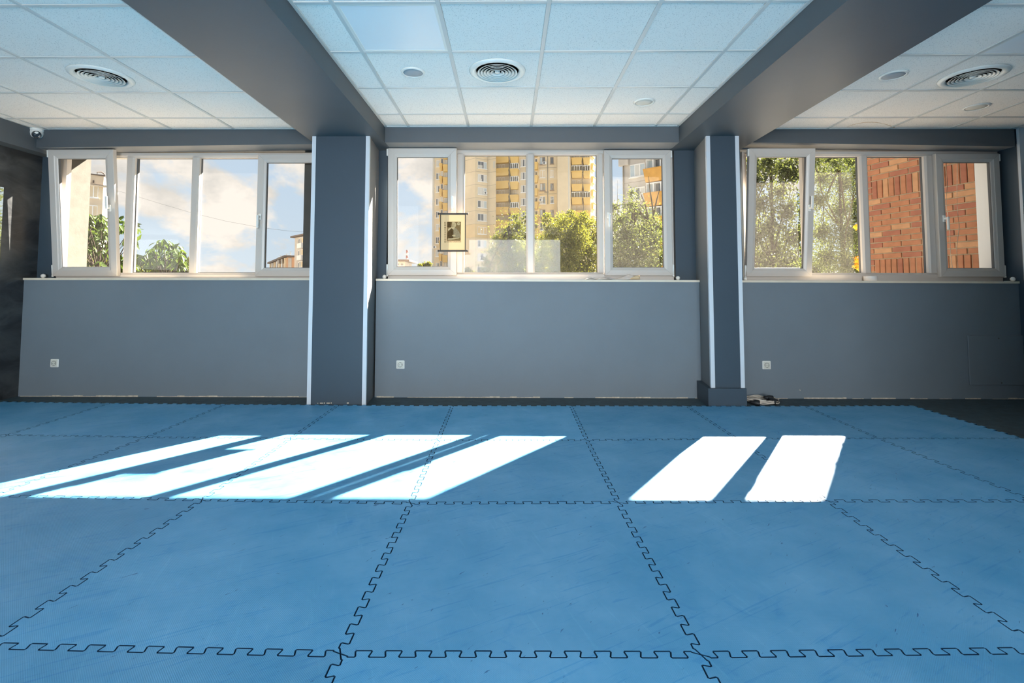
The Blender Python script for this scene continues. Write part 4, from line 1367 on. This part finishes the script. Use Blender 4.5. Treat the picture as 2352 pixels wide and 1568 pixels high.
# --- grey building with orange balconies in the right-hand light of the middle window
A, B = gp(1431, 61.0), gp(1533, 57.2)
gb = empty('apartment_building', (A[0], A[1], GZ), 'grey concrete apartment building with orange balconies behind the leaves', 'building')
C_, D_ = (B[0]+9, B[1]+10), (A[0]+9, A[1]+11)
body = MB(); body.prism([A, B, C_, D_], GZ, at(1440, 340, Y=60).z+3)
obj('wall', body, M['grey_wall'], parent=gb)
FG = Face(A, B)
def gz(px, py): return FG.hit(px, py)
FLG = 2.85
u0 = gz(1447.5, 400)[0]; u1 = gz(1482, 400)[0]
z0 = gz(1465, 405.5)[1]
bu0 = gz(1486, 430)[0]; bu1 = FG.ln+0.5
for k in range(-6, 2):
    z = z0+k*FLG
    far_window(gb, FG, u0, u1, z, z+1.55, 3, glass=('win_blue','win_curt','win_blue') if k != -1 else ('win_blue','win_dark','win_curt'), bar=0.11)
    balcony(gb, FG, bu0, bu1, z-FLG+1.85, z-FLG+3.35, 1.0, 0.35, 'balc_orange')
    far_window(gb, FG, bu0+0.2, bu1-0.1, z-FLG+0.35, z-FLG+1.75, 3, glass=('win_blue','win_dark','win_curt'), d=0.6, bar=0.12)
    mb = MB(); FG.box(mb, 0, FG.ln, z-0.62, z-0.58, -0.03, 0.015)
    obj('panel_joint', mb, M['joint'], parent=gb)
mb = MB(); FG.box(mb, -0.35, u0-0.1, gz(1440, 380)[1], gz(1440, 380)[1]+6, -0.05, 0.35)
obj('cornice', mb, M['grey_wall'], parent=gb)
mb = MB(); u, z = gz(1433.5, 470); mb.tube([FG.p(u, GZ, 0.12), FG.p(u, gz(1440,380)[1], 0.12)], 0.07, 6)
obj('drainpipe', mb, M['joint'], parent=gb)

# --- beige block in the far left light
A, B = gp(160, 70.6), gp(234.5, 73.1)
bb = empty('beige_block', (B[0], B[1], GZ), 'beige flat-roofed apartment block behind the leaves at the far left', 'building')
FB = Face(A, B)
zt = FB.hit(205, 400.5)[1]
body = MB(); body.prism([A, B, (B[0]-8, B[1]+13), (A[0]-8, A[1]+13)], GZ, zt)
obj('wall', body, M['beige'], parent=bb)
mb = MB(); FB.box(mb, -0.2, FB.ln+0.15, zt-0.02, zt+0.16, -0.5, 0.12)
obj('roof_edge', mb, M['roof'], parent=bb)
zl = FB.hit(205, 426)[1]
mb = MB(); FB.box(mb, -0.2, FB.ln+0.35, zl-0.05, zl+0.14, -0.1, 0.45)
obj('ledge', mb, M['beige'], parent=bb)
mb = MB(); FB.box(mb, -0.2, FB.ln+0.36, zl+0.14, zl+0.22, -0.1, 0.47)
obj('ledge', mb, M['roof'], parent=bb)
uu = [FB.hit(x, 440)[0] for x in (181, 225.5)]
for k in range(0, 4):
    zz0 = FB.hit(203, 453)[1]-k*2.9
    mb = MB(); FB.box(mb, uu[0]-0.1, uu[1]+0.5, zz0-0.1, zz0+1.95, -0.05, 0.02)
    obj('loggia_wall', mb, M['recess'], parent=bb)
    far_window(bb, FB, uu[0], uu[1], zz0, zz0+1.8, 4, glass=('win_curt','win_curt','win_curt','win_dark') if k == 0 else ('win_dark','win_dark','win_curt'), bar=0.13, d=0.1)
for px, py in ((197,413), (214.5,417)):
    u, z = FB.hit(px, py)
    mb = MB(); FB.box(mb, u-0.09, u+0.09, z-0.18, z+0.18, 0, 0.12)
    obj('vent_hole', mb, M['roof'], parent=bb)
u, z = FB.hit(223, 404)
mb = MB(); mb.tube([FB.p(u, zt, -0.2), FB.p(u, zt+0.5, -0.2), FB.p(u+0.5, zt+0.62, -0.2), FB.p(u+0.9, zt+0.3, -0.2)], 0.09, 6)
obj('roof_pipe', mb, M['roof'], parent=bb)

# --- low far houses in the right-hand light of the left window
A, B = gp(678.5, 112), gp(745, 100)
cb = empty('cream_block', (A[0], A[1], GZ), 'small cream apartment block with white balconies, far beyond the left window', 'building')
FC = Face(A, B)
zt = FC.hit(690, 543.5)[1]
body = MB(); body.prism([A, B, (B[0]+6, B[1]+9), (A[0]-2, A[1]+12)], GZ, zt)
obj('wall', body, M['grey_wall'], parent=cb)
mb = MB(); FC.box(mb, -0.7, FC.ln+0.3, zt, zt+0.35, -3, 0.8)
obj('roof_edge', mb, M['roof'], parent=cb)
for k in range(0, 4):
    zz0 = FC.hit(690, 560.5)[1]-k*2.62
    uA = [FC.hit(x, 560)[0] for x in (686, 691.5, 693, 702, 703.5, 712)]
    far_window(cb, FC, uA[0], uA[1], zz0, zz0+1.25, 2, glass=('win_dark','win_curt'), bar=0.12)
    mb = MB(); FC.box(mb, uA[2], uA[5]+3, zz0-0.15, zz0+1.45, -0.05, 0.03)
    obj('loggia_wall', mb, M['recess'], parent=cb)
    far_window(cb, FC, uA[2], uA[3], zz0+0.05, zz0+1.35, 1, glass=('win_curt',) if k == 0 else ('win_blue',), bar=0.1, d=0.5)
    far_window(cb, FC, uA[4], uA[5], zz0+0.05, zz0+1.35, 2, glass=('win_dark',) if k == 0 else ('win_curt',), frame='win_frame_dark' if k == 0 else 'win_frame', bar=0.1)
    mb = MB(); FC.box(mb, uA[2]-0.1, uA[3]+0.1, zz0-1.0, zz0+0.02, 0, 1.0)
    FC.box(mb, uA[4]-0.1, uA[5]+3, zz0-0.8, zz0+0.05, 0, 0.6)
    obj('balcony', mb, M['win_frame'], parent=cb)
rl = MB()
for u in np.linspace(FC.hit(694,540)[0], FC.ln, 5): rl.tube([FC.p(u, zt+0.3, -1.0), FC.p(u, zt+1.6, -1.0)], 0.06, 4)
for dz in (1.6, 1.0): rl.tube([FC.p(FC.hit(694,540)[0], zt+dz, -1.0), FC.p(FC.ln, zt+dz, -1.0)], 0.05, 4)
obj('roof_railing', rl, M['steel'], parent=cb)
A, B = gp(623, 165), gp(662.5, 128)
lb = empty('row_house', (A[0], A[1], GZ), 'low far row of brick-brown houses with rooftop aerials, left of the cream block', 'building')
FR = Face(A, B)
zt = FR.hit(650, 594.5)[1]
M['orange_brick'] = mat('orange_brown_facade', (0.62, 0.38, 0.24), 0.85, 0.2)
E2 = gp(682, 128.5)
body = MB(); body.prism([A, B, E2, (E2[0], E2[1]+30), (A[0], A[1]+20)], GZ, zt)
obj('wall', body, M['orange_brick'], parent=lb)
mb = MB(); FR.box(mb, -0.6, FR.ln+0.2, zt, zt+0.5, -6, 0.8)
FE = Face(B, E2)
FE.box(mb, -0.1, FE.ln, zt, zt+0.4, -4, 0.5)
obj('roof', mb, M['roof'], parent=lb)
nst = 7
for k in range(nst):
    u = FR.ln*(k+0.3)/nst
    mb = MB(); FR.box(mb, u, u+FR.ln/nst*0.42, GZ+2, zt-0.1, 0, 0.35)
    obj('facade_strip', mb, M['win_curt' if k % 2 else 'yellow_wall'], parent=lb)
mb = MB(); FE.box(mb, 0.2, FE.ln*0.5, GZ+2, zt-0.2, 0, 0.2)
obj('facade_strip', mb, M['grey_wall'], parent=lb)
def atF(px, py, Y): 
    q = at(px, py, Y=Y); return (q.x, q.y, q.z)
for px0, px1, py0, py1 in ((662,669.5,593,586),(637,640,601,597),(646.5,648.5,598,594)):
    a, b = atF(px0, py0, 131), atF(px1, py1, 131)
    mb = MB(); mb.box(a[0], b[0], 131, 132.5, zt-1.5, b[2])
    obj('chimney', mb, M['grey_wall'], parent=lb)
for px, py0, py1 in ((637.3,600,589),(654.5,596,582),(663.2,588,577),(675.5,593,582),(641,598,586)):
    a, b = atF(px, py0, 131), atF(px, py1, 131)
    mb = MB(); mb.tube([(a[0],132,zt-1),(b[0],132,b[2])], 0.05, 4)
    for dz in (0.1, 0.5): mb.tube([(b[0]-0.5,132,b[2]-dz),(b[0]+0.5,132,b[2]-dz)], 0.03, 4)
    obj('aerial', mb, M['joint'], parent=lb)
# --- red and white chimney and low roof in the left light of the middle window
cx_ = at(934.8, 600, Y=420)
zt = at(934.8, 574, Y=420).z
ch = empty('factory_chimney', (cx_.x, 420, GZ), 'far red and white banded factory chimney beyond the middle window', 'chimney')
M['red_band'] = mat('faded_red_band', (0.42, 0.20, 0.17), 0.9, 0.1)
M['white_band'] = mat('faded_white_band', (0.78, 0.70, 0.64), 0.9, 0.1)
nb = 16
for k in range(nb):
    za_, zb_ = GZ+(zt-GZ)*k/nb, GZ+(zt-GZ)*(k+1)/nb
    ra, rb = 1.35-0.45*k/nb, 1.35-0.45*(k+1)/nb
    mb = MB(); mb.lathe([(0,za_),(ra,za_),(rb,zb_),(0,zb_)], (cx_.x,420,0), n=16)
    obj('band', mb, M['red_band' if k % 2 else 'white_band'], parent=ch)
A, B = gp(908, 190), gp(931, 190)
lr = empty('low_house', (A[0], 190, GZ), 'low far house with an overhanging flat roof beside the factory chimney', 'building')
zt = at(925, 600.5, Y=190).z
mb = MB(); mb.box(A[0]-6, B[0], 190, 204, GZ, zt)
obj('wall', mb, M['grey_wall'], parent=lr)
q0, q1 = at(905, 600, Y=189).x, at(941, 600, Y=189).x
mb = MB(); mb.box(q0-6, q1, 188, 206, zt, zt+0.7)
obj('roof', mb, M['roof'], parent=lr)
FLW = Face(A, B)
for u in (0.6, 2.2): 
    far_window(lr, FLW, u, u+1.1, zt-1.6, zt-0.6, 1, glass=('win_dark',))

# --- power line
pw = [(200,416,66),(245,431,60),(300,446.5,55),(370,468,52),(440,488.5,50),(520,508,49),(600,522.5,48),(660,530,47),(720,534,46),(800,537,45)]
mb = MB(); mb.tube([atF(*p) for p in pw], 0.009, 5)
tag(obj('power_line', mb, M['rubber']), 'thin black power line sagging across the sky of the left window', 'cable')

# ------------------------------------------------------------------ brick building outside the right window
M['brick_a'] = mat('orange_brick', (0.50, 0.225, 0.125), 0.85, 0.25, var=0.14, vscale=9, bump=0.5, bscale=60)
M['brick_b'] = mat('red_brick', (0.42, 0.17, 0.11), 0.85, 0.25, var=0.14, vscale=9, bump=0.5, bscale=60)
M['brick_c'] = mat('pale_orange_brick', (0.60, 0.33, 0.18), 0.85, 0.25, var=0.12, vscale=9, bump=0.5, bscale=60)
M['mortar'] = mat('sandy_mortar', (0.52, 0.44, 0.31), 0.9, 0.1, var=0.15, vscale=20)
BC = Vector((5.445, 6.55, 0))
bd = Vector((0.25, -1.0, 0)).normalized()
FK = Face((BC.x, BC.y), (BC.x+bd.x*1.75, BC.y+bd.y*1.75))
if FK.u.dot(bd) < 0: print('face dir')
bk = empty('brick_building', (BC.x, BC.y, GZ), 'orange brick building close outside the right window, with upright soldier courses', 'building')
mb = MB()
q = FK.p(1.75, 0); bx = FK.p(0.006, 0, -0.010)
mb.prism([(bx[0], bx[1]), FK.p(1.75,0,-0.010)[:2], (q[0]+4, q[1]+0.9), (BC.x+4.6, BC.y+0.55), (BC.x+0.02, BC.y+0.02)], GZ, 4.3)
obj('wall', mb, M['mortar'], parent=bk, label='sandy mortar bed of the brick wall')
CH = 0.0775; BL = 0.25; BT = 0.014
rb = random.Random(21)
zs0 = FK.hit(2060, 504)[1]
# courses: two soldier courses, everything else stretcher bond
z_sold1 = FK.hit(2030, 453)[1]; z_sold0 = FK.hit(2030, 594)[1]-0.25
SOLD = [z_sold0, z_sold1]
def brick_row(z, h, start, length, joint=BT):
    u = start
    while u < 1.74:
        yield u, min(u+length-joint, 1.75)
        u += length
def put_brick(u0, u1, z0, z1):
    if u1-u0 < 0.02: return
    d = rb.uniform(0.0, 0.006)
    mb = MB()
    e = 0.003
    v = [FK.p(u0,z0,-0.02),FK.p(u1,z0,-0.02),FK.p(u1,z1,-0.02),FK.p(u0,z1,-0.02),FK.p(u0,z0,d-e),FK.p(u1,z0,d-e),FK.p(u1,z1,d-e),FK.p(u0,z1,d-e),
         FK.p(u0+e,z0+e,d),FK.p(u1-e,z0+e,d),FK.p(u1-e,z1-e,d),FK.p(u0+e,z1-e,d)]
    mb.add(v, [(3,2,1,0),(8,9,10,11),(0,1,5,4),(1,2,6,5),(2,3,7,6),(3,0,4,7),(4,5,9,8),(5,6,10,9),(6,7,11,10),(7,4,8,11)])
    w = rb.random()
    obj('brick', mb, M['brick_c' if w < 0.16 else ('brick_b' if w > 0.70 else 'brick_a')], parent=bk)
zlo, zhi = 0.95, 3.35
rows = []
z = SOLD[0]
def fill(a, b):
    n = max(1, round((b-a)/CH)); h = (b-a)/n
    return [(a+k*h, h) for k in range(n)]
S1T = SOLD[1]+0.255
rows = fill(SOLD[0]+0.255, SOLD[1])+fill(S1T, S1T+CH*14)
for k, (z, h) in enumerate(rows):
    st = (0.0, -0.125)[k % 2] if z > 0 else 0
    first = 0.125 if k % 2 else 0.25
    put_brick(-0.004*(k % 2), first-BT, z, z+h-BT)
    for u0, u1 in brick_row(z, h, first, BL): put_brick(u0, u1, z, z+h-BT)
for zs in SOLD:
    for k in range(3):
        h = 0.255/3
        put_brick(0.0-0.004*(k % 2), 0.125-BT, zs+k*h, zs+(k+1)*h-BT)
    u = 0.125
    while u < 1.72:
        put_brick(u, u+0.0775-BT, zs, zs+0.255-BT); u += 0.0775
mb = MB(); FK.box(mb, 0.01, 1.75, GZ, SOLD[0]-0.012, -0.02, 0.003)
obj('lower_brickwork', mb, M['brick_a'], parent=bk)
# two slack cords hanging in front of the bricks
for k, (pxs) in enumerate((((2173,374),(2176,420),(2173,470),(2181,520),(2183,580),(2188,618)), ((2199,374),(2198,440),(2199,480),(2203,520),(2197,570),(2201,618)))):
    mb = MB(); mb.tube([atF(x, y, 4.95) for x, y in pxs], 0.003, 5)
    obj('hanging_cord', mb, M['cream'], parent=bk, label='thin pale slack cord')
# ------------------------------------------------------------------ trees
def leaf_cloud(centres, radii, n, size, asp=0.45, droop=0.2, seed=1, squash=1.0, shell=0.55, loose=False):
    """n folded leaves scattered through ellipsoidal clumps"""
    g = np.random.default_rng(seed)
    c = np.array(centres); r = np.array(radii)
    w = r**2.2; w = w/w.sum()
    k = g.choice(len(c), n, p=w)
    d = g.normal(size=(n, 3)); d /= np.linalg.norm(d, axis=1)[:,None]
    rad = (shell+(1-shell)*g.random(n)**0.6)*g.uniform(0.55, 1.08, n)
    if loose: rad = np.abs(g.normal(size=n))*0.95+0.05
    pos = c[k]+d*(r[k]*rad)[:,None]*np.array((1, 1, squash))
    ax = d*0.6+g.normal(size=(n, 3))*0.7+np.array((0, 0, -droop))
    ax /= np.linalg.norm(ax, axis=1)[:,None]
    up = g.normal(size=(n, 3))+np.array((0, 0, 0.9))
    sd = np.cross(ax, up); sd /= np.linalg.norm(sd, axis=1)[:,None]
    nn = np.cross(sd, ax)
    L_ = size*g.uniform(0.6, 1.3, n)[:,None]; wd = L_*asp*0.5
    b = pos; t = pos+ax*L_-nn*L_*0.12
    m = pos+ax*L_*0.45
    l = m+sd*wd+nn*wd*0.35; q = m-sd*wd+nn*wd*0.35
    V = np.empty((n, 4, 3)); V[:,0] = b; V[:,1] = l; V[:,2] = t; V[:,3] = q
    return V.reshape(-1, 3)
def leaf_object(name, V, m, parent, label=None):
    n = len(V)//4
    me = bpy.data.meshes.new(name)
    me.vertices.add(4*n); me.loops.add(6*n); me.polygons.add(2*n)
    o = Vector(V.mean(0))
    me.vertices.foreach_set('co', (V-np.array(o)).astype(np.float32).ravel())
    base = (np.arange(n)*4)[:,None]
    idx = (base+np.array([[0,1,2,0,2,3]])).ravel()
    me.loops.foreach_set('vertex_index', idx.astype(np.int32))
    me.polygons.foreach_set('loop_start', np.arange(0, 6*n, 3, dtype=np.int32))
    me.polygons.foreach_set('loop_total', np.full(2*n, 3, dtype=np.int32))
    me.update(calc_edges=True); me.validate()
    me.materials.append(m)
    ob = link(name, me, o, parent)
    return tag(ob, label, kind='stuff')
M['bark'] = mat('grey_brown_bark', (0.055, 0.042, 0.03), 0.9, 0.2, var=0.3, vscale=8)
M['leaf_cherry'] = leaf_mat('cherry_leaf', (0.03, 0.06, 0.012), (0.075, 0.115, 0.022), 0.4)
M['leaf_yellow'] = leaf_mat('sunlit_yellow_green_leaf', (0.06, 0.085, 0.01), (0.15, 0.165, 0.025), 0.45)
M['leaf_mid'] = leaf_mat('mid_green_leaf', (0.065, 0.085, 0.02), (0.19, 0.20, 0.06), 0.45)
M['leaf_bright'] = leaf_mat('fresh_bright_leaf', (0.08, 0.10, 0.018), (0.27, 0.27, 0.065), 0.45)
M['leaf_grey'] = leaf_mat('dusty_green_leaf', (0.05, 0.075, 0.03), (0.15, 0.18, 0.08), 0.45)
M['leaf_dark'] = leaf_mat('dark_green_leaf', (0.04, 0.055, 0.025), (0.12, 0.14, 0.06), 0.4)
M['leaf_orange'] = leaf_mat('orange_blossom', (0.85, 0.35, 0.03), (0.95, 0.75, 0.05), 0.5)
def branchy(base, top, r, clumps, seed, mat_='bark'):
    rr = random.Random(seed)
    mb = MB()
    b = Vector(base); t = Vector(top)
    trunk = [b.lerp(t, k/6)+Vector((rr.uniform(-1,1), rr.uniform(-1,1), 0))*r*1.2*(1 if 0 < k < 6 else 0) for k in range(7)]
    mb.tube(trunk, [r*(1-0.6*k/6) for k in range(7)], 8)
    for c in clumps:
        c = Vector(c)
        s = trunk[rr.randint(2, 6)]
        m = s.lerp(c, 0.5)+Vector((rr.uniform(-1,1), rr.uniform(-1,1), rr.uniform(-0.4,0.4)))*(c-s).length*0.10
        pts = [s, s.lerp(m, 0.5), m, m.lerp(c, 0.5)+Vector((0,0,0.02)), c]
        mb.tube(pts, [r*0.30, r*0.24, r*0.18, r*0.11, r*0.04], 6)
        for q in range(3):
            e = c+Vector((rr.uniform(-1,1), rr.uniform(-1,1), rr.uniform(-0.6,0.6)))*(c-s).length*0.10
            mb.tube([m.lerp(c, 0.6), m.lerp(e, 0.7), e], [r*0.09, r*0.06, r*0.02], 5)
    return mb
def tree(name, label, cx, cy, clumps, n, size, m, seed, r=0.2, group=None, **kw):
    c = [p[:3] for p in clumps]; rad = [p[3] for p in clumps]
    t = empty(name, (cx, cy, GZ), label, 'tree', group)
    topz = max(p[2] for p in clumps)-max(rad)*0.8
    obj('trunk', branchy((cx,cy,GZ), (np.mean([p[0] for p in clumps]), np.mean([p[1] for p in clumps]), topz), r, c, seed), M['bark'], parent=t)
    leaf_object('foliage', leaf_cloud(c, rad, n, size, seed=seed, **kw), M[m], t)
    return t
def cl(px, py, Y, rpx, dy=0.0):
    q = at(px, py, Y=Y+dy); return (q.x, q.y, q.z, rpx*(Y+dy+0.467)/1155.6)
# two big trees in front of the tower
rt = random.Random(9)
def clumps(lst, Y, spread):
    return [cl(px, py, Y, r, rt.uniform(-spread, spread)) for px, py, r in lst]
A_ = clumps([(1300,520,34),(1335,512,26),(1268,528,26),(1290,505,20),(1325,545,38),(1352,560,30),(1262,560,36),(1300,580,44),(1345,600,40),(1250,600,40),(1290,625,46),(1340,640,46),(1240,640,40),(1370,540,22),(1378,585,26),(1255,500,14),(1310,492,13),(1342,496,12),(1360,515,14)], 24, 1.6)
c_ = at(1300, 700, Y=24)
tree('leafy_tree', 'large sunlit yellow-green tree before the tower, filling the third light', c_.x, 24, A_, 30000, 0.115, 'leaf_bright', 31, 0.16, shell=0.35)
A_ = clumps([(1190,520,22),(1165,535,20),(1205,545,24),(1180,560,26),(1150,555,16),(1205,580,28),(1160,590,22),(1185,600,30),(1130,575,12),(1118,600,10),(1118,625,12),(1200,630,34),(1150,640,30),(1185,497,10),(1215,500,14),(1140,545,9)], 21, 1.2)
c_ = at(1185, 700, Y=21)
tree('leafy_tree', 'smaller olive-green tree with thin branches before the tower balconies', c_.x, 21, A_, 13000, 0.105, 'leaf_mid', 32, 0.12, loose=True)
A_ = clumps([(1075,622,8),(1068,632,12),(1085,634,12)], 19, 0.4)
c_ = at(1075, 700, Y=19)
tree('bush', 'small bright green bush top at the foot of the yellow tower', c_.x, 19, A_, 1200, 0.10, 'leaf_bright', 33, 0.05)
A_ = clumps([(975,609,6),(985,608,6),(965,611,5)], 60, 1)
c_ = at(975, 700, Y=60)
tree('bush', 'far bright green treetop between the factory chimney and the tower', c_.x, 60, A_, 1200, 0.22, 'leaf_bright', 34, 0.08)
# tree in the right-hand light of the middle window
A_ = clumps([(1425,505,20),(1412,520,16),(1450,470,14),(1460,490,22),(1440,540,30),(1480,530,30),(1420,570,28),(1500,560,30),(1460,580,36),(1420,610,30),(1500,605,34),(1460,630,36),(1410,475,12),(1452,442,9),(1485,500,16),(1510,520,18),(1520,590,24)], 15, 1.0)
c_ = at(1470, 700, Y=15)
tr_ = tree('leafy_tree', 'airy green tree with bare twigs before the grey building', c_.x, 15, A_, 17000, 0.085, 'leaf_grey', 35, 0.10, loose=True)
mb = MB()
for pl in (((1505,560),(1490,505),(1478,478),(1462,460),(1448,447)), ((1490,505),(1482,470),(1470,440)), ((1505,530),(1498,470),(1492,430),(1490,405)), ((1500,500),(1508,460),(1515,435)), ((1490,505),(1470,492),(1452,488))):
    p3 = [Vector(atF(x, y, 15.0)) for x, y in pl]
    mb.tube(p3, [0.03-0.022*i/(len(p3)-1) for i in range(len(p3))], 6)
obj('bare_branch', mb, M['bark'], parent=tr_)
# trees outside the right window
A_ = clumps([(1730,380,26),(1765,372,24),(1800,385,26),(1735,420,22),(1820,400,24),(1790,440,20),(1745,470,26),(1810,480,28),(1770,520,26),(1735,540,24),(1825,540,30),(1780,570,30),(1740,600,30),(1815,610,34),(1775,630,36),(1720,500,18),(1720,570,18),(1840,360,22)], 17, 1.0)
c_ = at(1790, 700, Y=17)
tree('leafy_tree', 'dark loose tree with a forked trunk outside the dusty tilted sash', c_.x, 17, A_, 13000, 0.135, 'leaf_dark', 36, 0.11, group=None, loose=True)
A_ = clumps([(1870,365,26),(1910,362,28),(1955,368,30),(1890,410,24),(1940,420,30),(1970,400,24),(1880,460,24),(1930,480,30),(1975,470,26),(1890,530,28),(1950,540,32),(1980,560,26),(1900,590,34),(1950,610,36),(1870,620,30),(1985,620,28),(1975,500,24)], 11, 0.9)
c_ = at(1930, 700, Y=11)
t2 = tree('leafy_tree', 'dense green tree with orange blossoms beside the brick building', c_.x, 11, A_, 24000, 0.075, 'leaf_grey', 37, 0.08, asp=0.3, loose=True)
A_ = clumps([(1968,595,6),(1972,603,7),(1966,612,5),(1974,615,5),(1968,520,4),(1966,522,3)], 9.5, 0.1)
leaf_object('blossom', leaf_cloud([p[:3] for p in A_], [p[3] for p in A_], 160, 0.05, asp=0.8, seed=5), M['leaf_orange'], t2, 'orange and yellow blossoms')

# cherry tree close outside the left window: every big leaf of its rosettes is a part
ct = empty('cherry_tree', (-5.6, 7.2, GZ), 'cherry tree with long drooping leaves close outside the left window', 'tree')
def cherry_leaf_mesh():
    mb = MB(); Ln = 1.0
    st = [(0.0,0.015),(0.12,0.11),(0.3,0.19),(0.5,0.205),(0.7,0.165),(0.88,0.075),(1.0,0.0)]
    vs = []; fs = []
    for k, (t, w) in enumerate(st):
        zc = -0.28*t*t
        vs += [(t, -w, zc+0.25*w), (t, 0, zc), (t, w, zc+0.25*w)]
    for k in range(len(st)-1):
        a = 3*k
        fs += [(a,a+3,a+4,a+1), (a+1,a+4,a+5,a+2)]
    mb.add(vs, fs, 0, True)
    return mb.mesh('leaf', M['leaf_cherry'])
LM = cherry_leaf_mesh()
rc = random.Random(12)
ros = [(196,487),(215,500),(178,512),(232,495),(205,522),(240,520),(190,540),(225,545),(250,540),(180,565),(210,570),(240,575),(262,500),(258,560),(275,520),(290,500),(300,525),(310,520),(290,555),(305,560),
       (375,552),(360,560),(392,560),(350,575),(380,580),(405,575),(415,585),(335,585),(320,590),(365,600),(395,605),(420,605),(345,612),(200,600),(235,605),(265,600),(290,595),(310,610),(180,600),(410,560)]
twigs = MB()
hub = [Vector(atF(225, 640, 7.0)), Vector(atF(375, 645, 7.4))]
nleaf = 0
for k, (px, py) in enumerate(ros):
    right = px > 312
    Yd = (7.3 if right else 6.9)+rc.uniform(-0.35, 0.35)
    c = Vector(atF(px, py, Yd))
    h = hub[1 if right else 0]
    m = h.lerp(c, 0.55)+Vector((rc.uniform(-0.1,0.1), rc.uniform(-0.1,0.1), -0.05))
    twigs.tube([h, h.lerp(m, 0.5)+Vector((0,0,0.02)), m, c], [0.014, 0.010, 0.007, 0.003], 5)
    nl = 8 if nleaf+8 <= 296 else 0
    a0 = rc.uniform(0, 6.28)
    for q in range(min(nl, 7)):
        o = bpy.data.objects.new('leaf', LM)
        COL.objects.link(o)
        s = rc.uniform(0.085, 0.14)
        a = a0+q*2*math.pi/7+rc.uniform(-0.35, 0.35)
        o.parent = ct
        o.location = c+Vector((rc.uniform(-0.03,0.03), rc.uniform(-0.03,0.03), rc.uniform(-0.04,0.03)))-WLOC[ct.name]
        o.rotation_euler = (rc.uniform(-0.5,0.5), rc.uniform(0.25, 0.95), a)
        o.scale = (s, s, s)
        nleaf += 1
obj('branches', twigs, M['bark'], parent=ct)
mb = MB(); mb.tube([(-5.6,7.2,GZ), (-5.5,7.2,-1.5), (-5.3,7.1,0.2), hub[0]], [0.14,0.11,0.06,0.02], 8)
mb.tube([(-5.5,7.2,-1.5), (-5.0,7.3,-0.3), hub[1]], [0.08,0.05,0.02], 8)
obj('trunk', mb, M['bark'], parent=ct)
A_ = clumps([(200,505,20),(232,510,22),(185,540,20),(220,540,24),(250,535,16),(190,575,24),(235,570,24),(262,520,12),(278,515,10),(297,520,14),(308,528,10),(300,550,12),(372,558,14),(390,565,16),(408,580,14),(350,580,16),(335,592,14),(320,596,12),(370,595,20),(410,600,16),(285,590,16)], 7.55, 0.25)
leaf_object('foliage', leaf_cloud([p[:3] for p in A_], [p[3]*0.9 for p in A_], 900, 0.15, asp=0.34, droop=1.3, seed=77, shell=0.2), M['leaf_cherry'], ct)
A_ = clumps([(195,612,26),(250,618,30),(225,590,18),(330,615,24),(380,618,26),(420,618,22),(300,622,24),(170,615,16)], 9.5, 0.6)
c_ = at(260, 700, Y=9.8)
tree('bush', 'sunlit yellow-green bush behind the cherry leaves', c_.x, 9.8, A_, 4200, 0.11, 'leaf_yellow', 41, 0.05, shell=0.2)
